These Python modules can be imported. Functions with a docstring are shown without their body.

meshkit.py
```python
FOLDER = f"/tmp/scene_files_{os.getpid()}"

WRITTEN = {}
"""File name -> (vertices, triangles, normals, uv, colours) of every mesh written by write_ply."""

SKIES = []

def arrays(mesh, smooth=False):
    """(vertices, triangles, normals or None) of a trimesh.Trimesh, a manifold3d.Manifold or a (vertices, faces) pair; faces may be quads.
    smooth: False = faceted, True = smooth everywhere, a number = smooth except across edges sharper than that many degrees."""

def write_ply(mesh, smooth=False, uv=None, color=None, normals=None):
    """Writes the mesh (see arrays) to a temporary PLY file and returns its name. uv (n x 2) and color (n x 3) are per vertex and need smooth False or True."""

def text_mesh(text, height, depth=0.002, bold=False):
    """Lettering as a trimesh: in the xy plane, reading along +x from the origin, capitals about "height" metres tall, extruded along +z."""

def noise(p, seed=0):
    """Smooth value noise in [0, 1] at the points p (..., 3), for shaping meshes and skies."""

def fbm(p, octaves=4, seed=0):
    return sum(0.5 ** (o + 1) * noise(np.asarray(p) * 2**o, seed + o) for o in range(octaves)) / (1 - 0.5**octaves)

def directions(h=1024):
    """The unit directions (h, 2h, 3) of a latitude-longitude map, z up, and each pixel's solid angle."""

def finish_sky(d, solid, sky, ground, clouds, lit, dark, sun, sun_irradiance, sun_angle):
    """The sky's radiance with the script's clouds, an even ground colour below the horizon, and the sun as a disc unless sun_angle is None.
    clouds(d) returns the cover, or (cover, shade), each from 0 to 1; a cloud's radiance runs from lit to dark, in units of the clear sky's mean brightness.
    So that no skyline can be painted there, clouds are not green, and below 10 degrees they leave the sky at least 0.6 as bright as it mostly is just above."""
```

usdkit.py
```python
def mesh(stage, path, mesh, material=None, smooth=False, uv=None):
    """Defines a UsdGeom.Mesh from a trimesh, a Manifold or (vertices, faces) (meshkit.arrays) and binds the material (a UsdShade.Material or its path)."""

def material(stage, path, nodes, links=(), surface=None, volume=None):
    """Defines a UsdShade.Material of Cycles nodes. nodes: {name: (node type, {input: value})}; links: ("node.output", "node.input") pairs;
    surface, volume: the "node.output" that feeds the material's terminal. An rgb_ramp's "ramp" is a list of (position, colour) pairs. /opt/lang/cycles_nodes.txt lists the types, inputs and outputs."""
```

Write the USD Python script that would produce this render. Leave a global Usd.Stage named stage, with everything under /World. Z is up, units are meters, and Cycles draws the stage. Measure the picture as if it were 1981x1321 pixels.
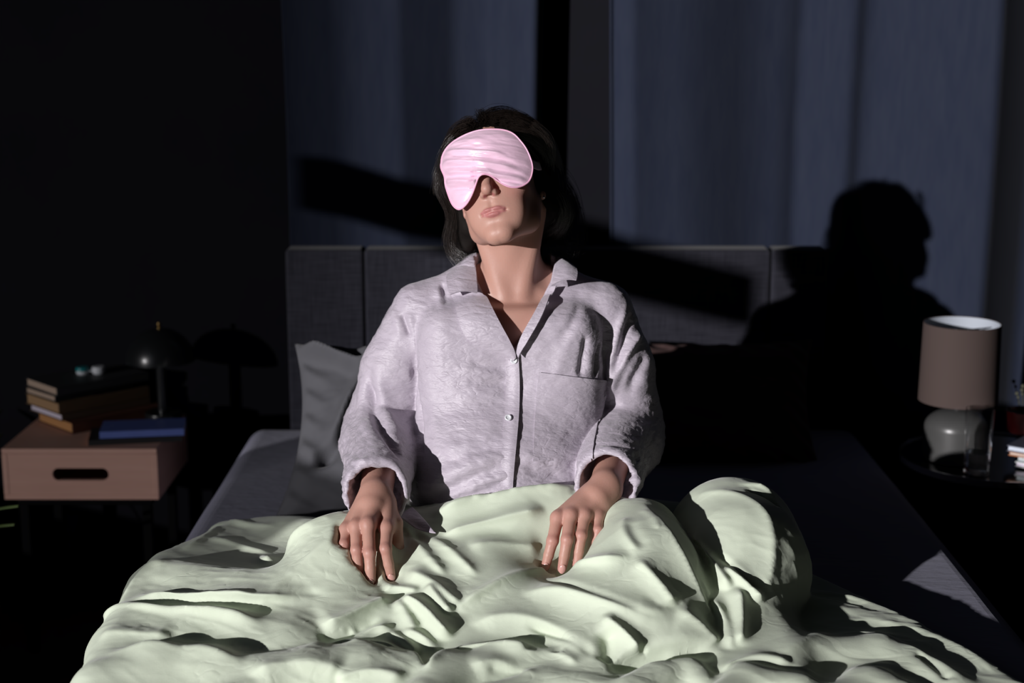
import math, random
import numpy as np, trimesh, manifold3d as m3, usdkit, meshkit
from pxr import Usd, UsdGeom, UsdLux, UsdShade, Gf, Sdf, Vt

stage = Usd.Stage.CreateInMemory()
UsdGeom.SetStageUpAxis(stage, 'Z'); UsdGeom.SetStageMetersPerUnit(stage, 1.0)
UsdGeom.Xform.Define(stage, '/World'); UsdGeom.Scope.Define(stage, '/World/Looks')
R = np.array

# ------------------------------------------------------------------ camera, sun, sky, exposure
PITCH = math.radians(11.7); CAM = R([0, -2.8, 1.55]); FPX = 3000.0
cam = UsdGeom.Camera.Define(stage, '/World/camera')
_f = R([0, math.cos(PITCH), -math.sin(PITCH)]); _u = R([0, math.sin(PITCH), math.cos(PITCH)])
cam.AddTransformOp().Set(Gf.Matrix4d(1, 0, 0, 0, *map(float, _u), 0, *map(float, -_f), 0, *map(float, CAM), 1))
cam.CreateHorizontalApertureAttr(36.0); cam.CreateVerticalApertureAttr(24.0)
cam.CreateFocalLengthAttr(36.0 * FPX / 1981)
cam.CreateFStopAttr(2.8); cam.CreateFocusDistanceAttr(2.60)
cam.CreateExposureAttr(0.0)

SUN_AZ, SUN_EL = math.radians(41.0), math.radians(9.3)       # low sun through the window of the left wall
SUN = R([math.sin(SUN_AZ) * math.cos(SUN_EL), math.cos(SUN_AZ) * math.cos(SUN_EL), -math.sin(SUN_EL)])
sun = UsdLux.DistantLight.Define(stage, '/World/sun')
_z = -SUN; _x = np.cross([0, 0, 1], _z); _x /= np.linalg.norm(_x); _y = np.cross(_z, _x)
sun.AddTransformOp().Set(Gf.Matrix4d(*map(float, _x), 0, *map(float, _y), 0, *map(float, _z), 0, 0, 0, 0, 1))
sun.CreateIntensityAttr(9500.0); sun.CreateAngleAttr(0.7); sun.CreateColorAttr(Gf.Vec3f(1.0, 0.97, 0.98))
sky = UsdLux.DomeLight.Define(stage, '/World/sky')
sky.CreateIntensityAttr(0.045); sky.CreateColorAttr(Gf.Vec3f(0.62, 0.74, 1.0))

# ------------------------------------------------------------------ helpers
_names = {}
def path_for(name, parent='/World'):
    parent = str(parent if isinstance(parent, str) else parent.GetPath())
    k = _names.get((parent, name), 0); _names[(parent, name)] = k + 1
    return f'{parent}/{name}' + (f'_{k:03d}' if k else '')
def meta(prim, label=None, cat=None, group=None, kind=None):
    for k, v in (('label', label), ('category', cat), ('group', group), ('kind', kind)):
        if v: prim.SetCustomDataByKey(k, v)
    return prim
SCALE, ORIGIN = 1.0, None      # a group measured at another distance is set back and enlarged as a whole
def thing(name, label, cat, loc=(0, 0, 0), rz=0.0, group=None):
    x = UsdGeom.Xform.Define(stage, path_for(name)); loc = np.asarray(loc, float)
    if SCALE != 1.0: loc = CAM + (loc - CAM) * SCALE
    x.AddTranslateOp().Set(Gf.Vec3d(*map(float, loc))); x.AddRotateZOp().Set(float(rz))
    if SCALE != 1.0: x.AddScaleOp().Set(Gf.Vec3f(SCALE, SCALE, SCALE))
    return meta(x.GetPrim(), label, cat, group)
def part(name, mesh, mat, parent, smooth=30, label=None, kind=None):
    p = usdkit.mesh(stage, path_for(name, parent), mesh, mat, smooth=smooth).GetPrim()
    return meta(p, label, kind=kind)
def single(name, mesh, mat, label, cat, smooth=30, group=None):
    return meta(usdkit.mesh(stage, path_for(name), mesh, mat, smooth=smooth).GetPrim(), label, cat, group)
def struct(name, mesh, mat, parent=None, smooth=30):
    p = usdkit.mesh(stage, path_for(name, parent or '/World'), mesh, mat, smooth=smooth).GetPrim()
    return meta(p, kind=None if parent else 'structure')

def mat(name, color, rough=0.7, color2=None, cscale=6.0, stretch=(1, 1, 1), bump=0.0, bscale=60.0, bstretch=None, bump2=0.0, b2scale=400.0, b2stretch=(1, 1, 1),
        sheen=0.0, spec=0.5, metal=0.0, sss=0.0, trans=0.0, coat=0.0, coord='object', ior=1.5, tint=None, crumple=None):
    n = {'p': ('principled_bsdf', {'base_color': color, 'roughness': rough, 'metallic': metal, 'specular_ior_level': spec, 'ior': ior})}
    L = []
    pi = n['p'][1]
    if sheen: pi.update(sheen_weight=sheen, sheen_roughness=0.4)
    if sss: pi.update(subsurface_weight=sss, subsurface_scale=0.006, subsurface_radius=(1.0, 0.35, 0.2))
    if trans: pi.update(transmission_weight=trans)
    if coat: pi.update(coat_weight=coat)
    if color2 or bump or bump2: n['tc'] = ('texture_coordinate', {})
    last = None
    if color2:
        n['m'] = ('mapping', {'scale': stretch}); n['n'] = ('noise_texture', {'scale': cscale, 'detail': 5.0, 'roughness': 0.6})
        n['r'] = ('rgb_ramp', {'ramp': [(0.3, color), (0.7, color2)]})
        L += [('tc.' + coord, 'm.vector'), ('m.vector', 'n.vector'), ('n.fac', 'r.fac')]
        last = 'r.color'
    if tint:     # mixes another natural colour where the mesh carries the "tint" value (lips, nails)
        n['at'] = ('attribute', {'attribute': 'tint'}); n['mx'] = ('mix_color', {'a': color, 'b': tint})
        L += [('at.fac', 'mx.fac')]
        if last: L += [(last, 'mx.a')]
        last = 'mx.result'
    if last: L += [(last, 'p.base_color')]
    prev = None
    for i, (b, s, st) in enumerate(((bump, bscale, bstretch or stretch), (bump2, b2scale, b2stretch))):
        if b:
            n[f'bm{i}'] = ('mapping', {'scale': st}); n[f'bn{i}'] = ('noise_texture', {'scale': s, 'detail': 4.0, 'roughness': 0.55})
            n[f'bb{i}'] = ('bump', {'strength': 1.0, 'distance': b})
            L += [('tc.' + coord, f'bm{i}.vector'), (f'bm{i}.vector', f'bn{i}.vector'), (f'bn{i}.fac', f'bb{i}.height')]
            if prev: L += [(prev, f'bb{i}.normal')]
            prev = f'bb{i}.normal'
    for i, (s, b, st) in enumerate(crumple or ()):     # sharp creases of crumpled cloth: (scale, depth, stretch)
        n['tc'] = ('texture_coordinate', {}); n[f'cm{i}'] = ('mapping', {'scale': st, 'rotation': (.5 + i, .3, .6 - i)})
        n[f'cn{i}'] = ('noise_texture', {'scale': s, 'detail': 1.0, 'roughness': .4, 'distortion': .6}); n[f'ca{i}'] = ('math', {'math_type': 'subtract', 'value2': .5}); n[f'cb{i}'] = ('math', {'math_type': 'absolute'})
        n[f'cs{i}'] = ('math', {'math_type': 'minimum', 'value2': .12}); n[f'cp{i}'] = ('noise_texture', {'scale': s * .22, 'detail': 1.0}); n[f'cr{i}'] = ('map_range', {'from_min': .46, 'from_max': .62, 'clamp': True}); n[f'cx{i}'] = ('math', {'math_type': 'multiply'}); n[f'cc{i}'] = ('bump', {'strength': 1.0, 'distance': b})
        L += [('tc.' + coord, f'cm{i}.vector'), (f'cm{i}.vector', f'cn{i}.vector'), (f'cn{i}.fac', f'ca{i}.value1'), (f'ca{i}.value', f'cb{i}.value1'), (f'cb{i}.value', f'cs{i}.value1'), ('tc.' + coord, f'cp{i}.vector'), (f'cp{i}.fac', f'cr{i}.value'), (f'cr{i}.result', f'cx{i}.value1'), (f'cs{i}.value', f'cx{i}.value2'), (f'cx{i}.value', f'cc{i}.height')]
        if prev: L += [(prev, f'cc{i}.normal')]
        prev = f'cc{i}.normal'
    if prev: L += [(prev, 'p.normal')]
    return usdkit.material(stage, f'/World/Looks/{name}', n, L, surface='p.BSDF')
def weave(name, c1, c2, scale=420.0, rough=0.9, depth=0.0008, sheen=0.08):
    """linen: threads of slightly different tone along x and z, each with relief"""
    n = {'tc': ('texture_coordinate', {}), 'p': ('principled_bsdf', {'roughness': rough, 'sheen_weight': sheen, 'specular_ior_level': 0.08})}
    L = []
    for k, st in (('a', (scale, 8, 14)), ('b', (14, 8, scale))):
        n['m' + k] = ('mapping', {'scale': st}); n['n' + k] = ('noise_texture', {'scale': 1.0, 'detail': 3.0})
        L += [('tc.object', f'm{k}.vector'), (f'm{k}.vector', f'n{k}.vector')]
    n['add'] = ('math', {'math_type': 'add'}); n['half'] = ('math', {'math_type': 'multiply', 'value2': 0.5})
    n['r'] = ('rgb_ramp', {'ramp': [(0.36, c1), (0.64, c2)]}); n['bu'] = ('bump', {'distance': depth})
    L += [('na.fac', 'add.value1'), ('nb.fac', 'add.value2'), ('add.value', 'half.value1'), ('half.value', 'r.fac'), ('r.color', 'p.base_color'), ('half.value', 'bu.height'), ('bu.normal', 'p.normal')]
    return usdkit.material(stage, f'/World/Looks/{name}', n, L, surface='p.BSDF')

def xf(m, t=(0, 0, 0), rz=0.0, rx=0.0, ry=0.0):
    m = m.copy(); T = trimesh.transformations
    m.apply_transform(T.translation_matrix(t) @ T.euler_matrix(math.radians(rx), math.radians(ry), math.radians(rz), 'sxyz')); return m
def cat(*ms): return trimesh.util.concatenate([tm(m) for m in ms])
def tm(m):
    if isinstance(m, trimesh.Trimesh): return m
    k = m.to_mesh(); return trimesh.Trimesh(k.vert_properties[:, :3], k.tri_verts, process=False)
def mf(m): return m3.Manifold(m3.Mesh(np.asarray(m.vertices, np.float32), np.asarray(m.faces, np.uint32)))
def box(sx, sy, sz, c=(0, 0, 0), b=0.0, seg=3):
    """box with rounded edges, centred at c"""
    if b <= 0: return xf(trimesh.creation.box((sx, sy, sz)), c)
    s = m3.Manifold.sphere(b, 4 * seg)
    pts = [s.translate((i * (sx / 2 - b), j * (sy / 2 - b), k * (sz / 2 - b))) for i in (-1, 1) for j in (-1, 1) for k in (-1, 1)]
    return xf(tm(m3.Manifold.batch_hull(pts)), c)
def lathe(prof, n=64):
    m = trimesh.creation.revolve(np.asarray(prof, float), sections=n); m.merge_vertices(); return m
def tube(pts, r, sides=8, caps=True):
    p = np.asarray(pts, float); n = len(p); r = np.broadcast_to(r, n)
    t = np.gradient(p, axis=0); t /= np.linalg.norm(t, axis=1, keepdims=True) + 1e-12
    a = np.cross(t[0], [0, 0, 1.0] if abs(t[0][2]) < 0.9 else [1.0, 0, 0]); a /= np.linalg.norm(a)
    V = []; ang = np.arange(sides) * 2 * np.pi / sides
    for i in range(n):
        a = a - t[i] * (a @ t[i]); a /= np.linalg.norm(a) + 1e-12; b = np.cross(t[i], a)
        V.append(p[i] + r[i] * (np.cos(ang)[:, None] * a + np.sin(ang)[:, None] * b))
    V = np.vstack(V); F = []
    for i in range(n - 1):
        for j in range(sides):
            q, k = i * sides + j, i * sides + (j + 1) % sides
            F += [[q, k, k + sides], [q, k + sides, q + sides]]
    if caps:
        V = np.vstack([V, p[0], p[-1]]); c0, c1 = len(V) - 2, len(V) - 1
        for j in range(sides):
            F += [[c0, (j + 1) % sides, j], [c1, (n - 1) * sides + j, (n - 1) * sides + (j + 1) % sides]]
    return trimesh.Trimesh(V, F, process=False)
def spline(pts, n):
    from scipy.interpolate import CubicSpline, PchipInterpolator
    p = np.asarray(pts, float); s = np.r_[0, np.cumsum(np.linalg.norm(np.diff(p, axis=0), axis=1))]
    return CubicSpline(s, p)(np.linspace(0, s[-1], n)) if len(p) > 2 else p[0] + (p[-1] - p[0]) * np.linspace(0, 1, n)[:, None]
def gridmesh(P):
    """P (nu, nv, 3) -> sheet"""
    nu, nv = P.shape[:2]; i, j = np.meshgrid(np.arange(nu - 1), np.arange(nv - 1), indexing='ij'); q = i * nv + j
    F = np.concatenate([np.stack([q, q + nv, q + nv + 1], -1).reshape(-1, 3), np.stack([q, q + nv + 1, q + 1], -1).reshape(-1, 3)])
    return trimesh.Trimesh(P.reshape(-1, 3), F, process=False)
def thick(m, t):
    """gives a sheet a thickness t behind its normals (closed at the rim)"""
    v, f = np.asarray(m.vertices), np.asarray(m.faces); n = meshkit.arrays(m, True)[2]
    e = np.sort(np.vstack([f[:, [0, 1]], f[:, [1, 2]], f[:, [2, 0]]]), axis=1); d = np.vstack([f[:, [0, 1]], f[:, [1, 2]], f[:, [2, 0]]])
    _, idx, cnt = np.unique(e, axis=0, return_index=True, return_counts=True); b = d[idx[cnt == 1]]; N = len(v)
    return trimesh.Trimesh(np.vstack([v, v - n * t]), np.vstack([f, f[:, ::-1] + N, np.stack([b[:, 1], b[:, 0], b[:, 0] + N], 1), np.stack([b[:, 1], b[:, 0] + N, b[:, 1] + N], 1)]), process=False)

# ---- implicit shapes: distance functions and a surface-net mesher
def cap(a, b, ra, rb=None):
    a, b = R(a, float), R(b, float); rb = ra if rb is None else rb; ab = b - a; l2 = max(ab @ ab, 1e-12)
    def f(p):
        t = np.clip((p - a) @ ab / l2, 0, 1); d = p - a - t[:, None] * ab
        return np.sqrt((d * d).sum(1)) - (ra + (rb - ra) * t)
    return f
def ell(c, r, rot=None):
    c, r = R(c, float), R(r, float)
    def f(p):
        q = p - c
        if rot is not None: q = q @ rot
        k0 = np.sqrt(((q / r) ** 2).sum(1)); k1 = np.sqrt(((q / r ** 2) ** 2).sum(1))
        return k0 * (k0 - 1) / np.maximum(k1, 1e-9)
    return f
def smin(a, b, k):
    if k <= 0: return np.minimum(a, b)
    h = np.maximum(k - np.abs(a - b), 0) / k
    return np.minimum(a, b) - h * h * h * k / 6
def smax(a, b, k): return -smin(-a, -b, k)
def union(items):
    """items: (distance function, blend radius); a negative blend radius subtracts"""
    def f(p):
        d = None
        for g, k in items:
            e = g(p)
            d = e if d is None else (smin(d, e, k) if k >= 0 else smax(d, -e, -k))
        return d
    return f
def surface_net(f, lo, hi, h, B=4, slack=1.5):
    lo, hi = R(lo, float), R(hi, float); n = (np.ceil((hi - lo) / h / B).astype(int)) * B; nb = n // B
    bi = np.stack(np.meshgrid(*[np.arange(k) for k in nb], indexing='ij'), -1).reshape(-1, 3)
    dc = f(lo + (bi * B + (B - 1) / 2) * h)
    V = np.empty(n, np.float32)
    V[:] = np.repeat(np.repeat(np.repeat(dc.reshape(nb), B, 0), B, 1), B, 2)
    act = bi[np.abs(dc) < h * B * 0.87 * slack + h]
    off = np.stack(np.meshgrid(*[np.arange(B)] * 3, indexing='ij'), -1).reshape(-1, 3)
    for s in range(0, len(act), 4000):
        idx = (act[s:s + 4000, None] * B + off).reshape(-1, 3)
        V[idx[:, 0], idx[:, 1], idx[:, 2]] = f(lo + idx * h)
    neg = V < 0
    c = np.zeros(n - 1, np.int8)
    for o in off_corners: c += neg[o[0]:n[0] - 1 + o[0], o[1]:n[1] - 1 + o[1], o[2]:n[2] - 1 + o[2]]
    cells = np.argwhere((c > 0) & (c < 8)); vid = np.full(n - 1, -1, np.int64); vid[tuple(cells.T)] = np.arange(len(cells))
    acc = np.zeros((len(cells), 3)); cnt = np.zeros(len(cells))
    for a, b in edges12:
        ia, ib = cells + off_corners[a], cells + off_corners[b]; va, vb = V[tuple(ia.T)].astype(float), V[tuple(ib.T)].astype(float)
        m = (va < 0) != (vb < 0); t = np.where(m, va / np.where(m, va - vb, 1), 0)
        acc += np.where(m[:, None], off_corners[a] + t[:, None] * (off_corners[b] - off_corners[a]), 0); cnt += m
    P = lo + (cells + acc / cnt[:, None]) * h
    Q = []
    for ax in range(3):
        u, v = (ax + 1) % 3, (ax + 2) % 3
        sl0 = [slice(1, n[k] - 1) for k in range(3)]; sl1 = list(sl0); sl0[ax] = slice(0, n[ax] - 1); sl1[ax] = slice(1, n[ax])
        A, Bn = neg[tuple(sl0)], neg[tuple(sl1)]
        e = np.argwhere(A != Bn); fl = A[tuple(e.T)]
        g = e.copy(); g[:, u] += 1; g[:, v] += 1
        def q(du, dv):
            k = g.copy(); k[:, u] += du; k[:, v] += dv; return vid[tuple(k.T)]
        quad = np.stack([q(-1, -1), q(0, -1), q(0, 0), q(-1, 0)], 1)
        quad[~fl] = quad[~fl][:, ::-1]; Q.append(quad)
    Q = np.vstack(Q)
    return trimesh.Trimesh(P, np.vstack([Q[:, [0, 1, 2]], Q[:, [0, 2, 3]]]), process=False)
off_corners = R([[i, j, k] for i in (0, 1) for j in (0, 1) for k in (0, 1)])
edges12 = [(a, b) for a in range(8) for b in range(a + 1, 8) if np.abs(off_corners[a] - off_corners[b]).sum() == 1]
def taubin(m, it=6, lam=.5, mu=-.52):
    from scipy.sparse import coo_matrix
    v, f = np.array(m.vertices), np.asarray(m.faces); a, b = np.vstack([f[:, [0, 1]], f[:, [1, 2]], f[:, [2, 0]]]).T
    A = coo_matrix((np.ones(2 * len(a)), (np.r_[a, b], np.r_[b, a])), shape=(len(v),) * 2).tocsr(); A.data[:] = 1; n = np.maximum(np.asarray(A.sum(1)), 1); has = np.asarray(A.sum(1)) > 0
    for _ in range(it):
        for w in (lam, mu): v = v + w * np.where(has, A @ v / n - v, 0)
    return trimesh.Trimesh(v, f, process=False)
def displace(m, d):
    n = meshkit.arrays(m, True)[2]; return trimesh.Trimesh(np.asarray(m.vertices) + n * np.asarray(d)[:, None], m.faces, process=False)
def polydist(q, line):
    """distance of 2-D points to a polyline, the running parameter 0..1 and the signed side"""
    line = np.asarray(line, float); best = np.full(len(q), 1e9); par = np.zeros(len(q)); side = np.zeros(len(q))
    L = np.r_[0, np.cumsum(np.linalg.norm(np.diff(line, axis=0), axis=1))]
    for i in range(len(line) - 1):
        a, ab = line[i], line[i + 1] - line[i]; t = np.clip((q - a) @ ab / (ab @ ab), 0, 1); w = q - a - t[:, None] * ab
        d = np.sqrt((w * w).sum(1)); m = d < best
        best[m] = d[m]; par[m] = ((L[i] + t * (L[i + 1] - L[i])) / L[-1])[m]; side[m] = np.sign(ab[0] * w[:, 1] - ab[1] * w[:, 0])[m]
    return best, par, side
def smooth01(x): x = np.clip(x, 0, 1); return x * x * (3 - 2 * x)
# ------------------------------------------------------------------ materials of the setting
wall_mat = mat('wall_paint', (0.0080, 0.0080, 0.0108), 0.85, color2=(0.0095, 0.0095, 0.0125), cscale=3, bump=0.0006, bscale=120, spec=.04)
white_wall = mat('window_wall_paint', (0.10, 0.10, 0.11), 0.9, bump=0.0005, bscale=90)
floor_mat = mat('floor_wood', (0.02, 0.014, 0.010), 0.5, color2=(0.03, 0.02, 0.014), cscale=4, stretch=(1, 12, 1))
ceil_mat = mat('ceiling_paint', (0.08, 0.08, 0.085), 0.9, bump=0.0004, bscale=150)
frame_mat = mat('window_frame_paint', (0.10, 0.10, 0.10), 0.5, bump=0.0003, bscale=80)
curtain_mat = mat('curtain_cloth', (0.0165, 0.021, 0.038), 0.9, color2=(0.021, 0.026, 0.043), cscale=9, stretch=(6, 1, 1), bump=0.0006, bscale=260, bstretch=(1, 1, 1), sheen=0.1, spec=0.08)
sun_screen_mat = usdkit.material(stage, '/World/Looks/sun_screen_cloth', {'t': ('transparent_bsdf', {'color': (1, 1, 1)}), 'd': ('diffuse_bsdf', {'color': (0.02, 0.02, 0.022)}), 'g': ('geometry', {}), 's': ('separate_xyz', {}), 'r': ('map_range', {'from_min': -1.0, 'from_max': -.42, 'to_min': .12, 'to_max': .80, 'clamp': True}), 'mx': ('mix_closure', {})},
                            [('g.position', 's.vector'), ('s.y', 'r.value'), ('r.result', 'mx.fac'), ('t.BSDF', 'mx.closure1'), ('d.BSDF', 'mx.closure2')], surface='mx.closure')  # added sun screen, opacity graded along the window to fade the light

# ------------------------------------------------------------------ room shell
WL, WR, WB, WF, CE = -2.0, 2.4, 1.24, -4.9, 2.85
struct('floor', box(WR - WL + .3, WB - WF + .3, .1, ((WL + WR) / 2, (WB + WF) / 2, -.05)), floor_mat)
struct('ceiling', box(WR - WL + .3, WB - WF + .3, .1, ((WL + WR) / 2, (WB + WF) / 2, CE + .05)), ceil_mat)
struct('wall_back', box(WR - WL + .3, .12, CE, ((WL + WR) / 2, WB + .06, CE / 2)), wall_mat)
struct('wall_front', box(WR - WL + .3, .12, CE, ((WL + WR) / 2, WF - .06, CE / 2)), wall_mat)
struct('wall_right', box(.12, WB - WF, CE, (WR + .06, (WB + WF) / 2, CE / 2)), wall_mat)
W0, W1, S0, S1 = -4.55, 0.55, 0.42, 2.68        # the window opening of the left wall: along y, and in height
yc = (WB + WF) / 2
wl = cat(box(.12, WB - WF, S0, (WL - .06, yc, S0 / 2)), box(.12, WB - WF, CE - S1, (WL - .06, yc, (CE + S1) / 2)),
         box(.12, W0 - WF, S1 - S0, (WL - .06, (W0 + WF) / 2, (S0 + S1) / 2)), box(.12, WB - W1, S1 - S0, (WL - .06, (WB + W1) / 2, (S0 + S1) / 2)))
struct('wall_left', wl, white_wall)
win = meta(UsdGeom.Xform.Define(stage, '/World/window_1').GetPrim(), kind='structure')
fx, ft = WL - .06, .05
fr = cat(box(.06, W1 - W0, ft, (fx, (W0 + W1) / 2, S0 + ft / 2)), box(.06, W1 - W0, ft, (fx, (W0 + W1) / 2, S1 - ft / 2)), box(.06, ft, S1 - S0, (fx, W0 + ft / 2, (S0 + S1) / 2)), box(.06, ft, S1 - S0, (fx, W1 - ft / 2, (S0 + S1) / 2)))
struct('window_frame', fr, frame_mat, win)
struct('transom', box(.05, 2.06 - .62, .135, (fx, -(2.06 + .62) / 2, 1.53)), frame_mat, win)
# unseen screen added at the far window end to dim sun on the left corner
ys = np.linspace(-1.0, 0.62, 140); zs = np.linspace(.05, 2.78, 6)
sh = np.stack([np.stack([np.full(140, WL + .05) + .012 * np.sin(ys * 40), ys, np.full(140, z)], -1) for z in zs], 1)
single('added_sun_screen', gridmesh(sh), sun_screen_mat, 'added unseen sheer screen dimming the sun at the far end of the window', 'curtain', smooth=True)

low_screen_mat = usdkit.material(stage, '/World/Looks/low_screen_cloth', {'t': ('transparent_bsdf', {'color': (1, 1, 1)}), 'd': ('diffuse_bsdf', {'color': (0.03, 0.03, 0.03)}), 'mx': ('mix_closure', {'fac': .70})},
                           [('t.BSDF', 'mx.closure1'), ('d.BSDF', 'mx.closure2')], surface='mx.closure')  # added unseen half-height screen, dims the sun on sheet and pillow
ys = np.linspace(-1.86, -.80, 120)
single('added_low_sun_screen', gridmesh(np.stack([np.stack([np.full(120, WL + .02) + .008 * np.sin(ys * 55), ys, np.full(120, z)], -1) for z in (S0 + .02, .75, 1.055)], 1)), low_screen_mat, 'added unseen half-height screen dimming the low sun on the bed', 'curtain', smooth=True)

# ------------------------------------------------------------------ heavy curtains along the back wall
def curtain_panel(pxb, x0, x1, yb, seed, n=420):
    """the folds follow a row of slopes: bright = the cloth comes forward to the right, dark = it falls away"""
    xk = (np.array([p[0] for p in pxb]) - 990.5) / FPX * 3.95; bk = .80 + 1.55 * (np.array([p[1] for p in pxb], float) - .80)
    xs = np.linspace(x0, x1, n); b = np.interp(xs, xk, bk)
    g = np.exp(-0.5 * (np.linspace(-3, 3, 13)) ** 2); b = np.convolve(np.pad(b, 6, mode='edge'), g / g.sum(), 'valid')
    sl = (.755 - b) / .656
    y = np.cumsum(sl) * (xs[1] - xs[0]); y -= np.polyval(np.polyfit(xs, y, 2), xs); y = yb + (y - y.max())
    zs = np.linspace(.02, 2.76, 14); Pn = np.zeros((n, 14, 3))
    for j, z in enumerate(zs):
        Pn[:, j] = np.stack([xs + .006 * np.sin(3 * z + 5 * xs + seed), y + .004 * np.sin(2.2 * z + 11 * xs + seed), np.full(n, z)], -1)
    return thick(gridmesh(Pn[:, ::-1]), .004)
curA = [(560, .62), (640, .66), (690, .95), (765, 1.0), (790, .62), (870, .6), (900, .9), (1000, .92), (1030, 1.05), (1042, .2), (1060, .1)]
curB = [(1176, .2), (1186, 1.1), (1208, 1.08), (1228, .7), (1300, .78), (1360, .66), (1420, .62), (1500, .76), (1535, .6), (1560, 1.0), (1625, 1.02), (1648, .5), (1668, .8), (1700, 1.05), (1800, 1.08), (1870, .98), (1890, .35), (1960, .4), (2000, .9), (2120, .6), (2200, .9), (2400, .6)]
rail = xf(trimesh.creation.cylinder(.014, 3.2, sections=16), (.55, 1.12, 2.785), ry=90)
cl = thing('curtain', 'navy blue curtain panel behind the woman, left of the dark gap', 'curtain')
part('panel', curtain_panel(curA, -.575, .078, 1.19, 1), curtain_mat, cl, smooth=True)
cr = thing('curtain', 'wide navy blue curtain panel right of the dark gap, carrying the head shadow', 'curtain')
part('panel', curtain_panel(curB, .242, 1.80, 1.19, 4, 700), curtain_mat, cr, smooth=True)
single('curtain_rail', rail, mat('rail_metal', (.02, .02, .02), .4), 'thin dark curtain rail under the ceiling at the back wall', 'rail')

# ------------------------------------------------------------------ bed
BX0, BX1, MT = -.66, .865, .55
head_mat = weave('headboard_linen', (.010, .010, .0145), (.027, .027, .036))
sheet_mat = mat('grey_lilac_sheet', (.25, .25, .335), .85, color2=(.275, .272, .36), cscale=14, bump=.0015, bscale=26, bstretch=(1, 2.4, 1), bump2=.0002, b2scale=900, sheen=.1, spec=.2)
bed = thing('bed', 'low bed with a dark linen upholstered headboard', 'bed')
hx0, hx1 = -.56, .78
seams = [hx0, -.365, .64, hx1]
for a, b in zip(seams[:-1], seams[1:]):
    part('headboard_panel', box(b - a - .0015, .08, .93, ((a + b) / 2, 1.022, .997 - .465), b=.010, seg=6), head_mat, bed, smooth=50)
part('bed_frame', box(BX1 - BX0 - .02, 2.16, .20, ((BX0 + BX1) / 2, -.11, .20), b=.015), head_mat, bed)
for sx in (BX0 + .12, BX1 - .12):
    for sy in (-1.1, .85): part('leg', box(.06, .06, .11, (sx, sy, .055), b=.006), mat('bed_leg', (.01, .01, .01), .5) if sx == BX0 + .12 and sy == -1.1 else '/World/Looks/bed_leg', bed)
mat_t = box(BX1 - BX0, 2.18, MT - .302, ((BX0 + BX1) / 2, -.11, (MT + .302) / 2), b=.045, seg=8)
mat_t = trimesh.Trimesh(mat_t.vertices, mat_t.faces).subdivide_to_size(.05)
mv = np.array(mat_t.vertices); mv[:, 2] += .006 * (meshkit.fbm(mv * [3, 3, 0], 3, 5) - .5) * (mv[:, 2] > .5); mat_t.vertices = mv
single('mattress', mat_t, sheet_mat, 'mattress on the bed under a grey lilac fitted sheet', 'mattress', smooth=60)

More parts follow.
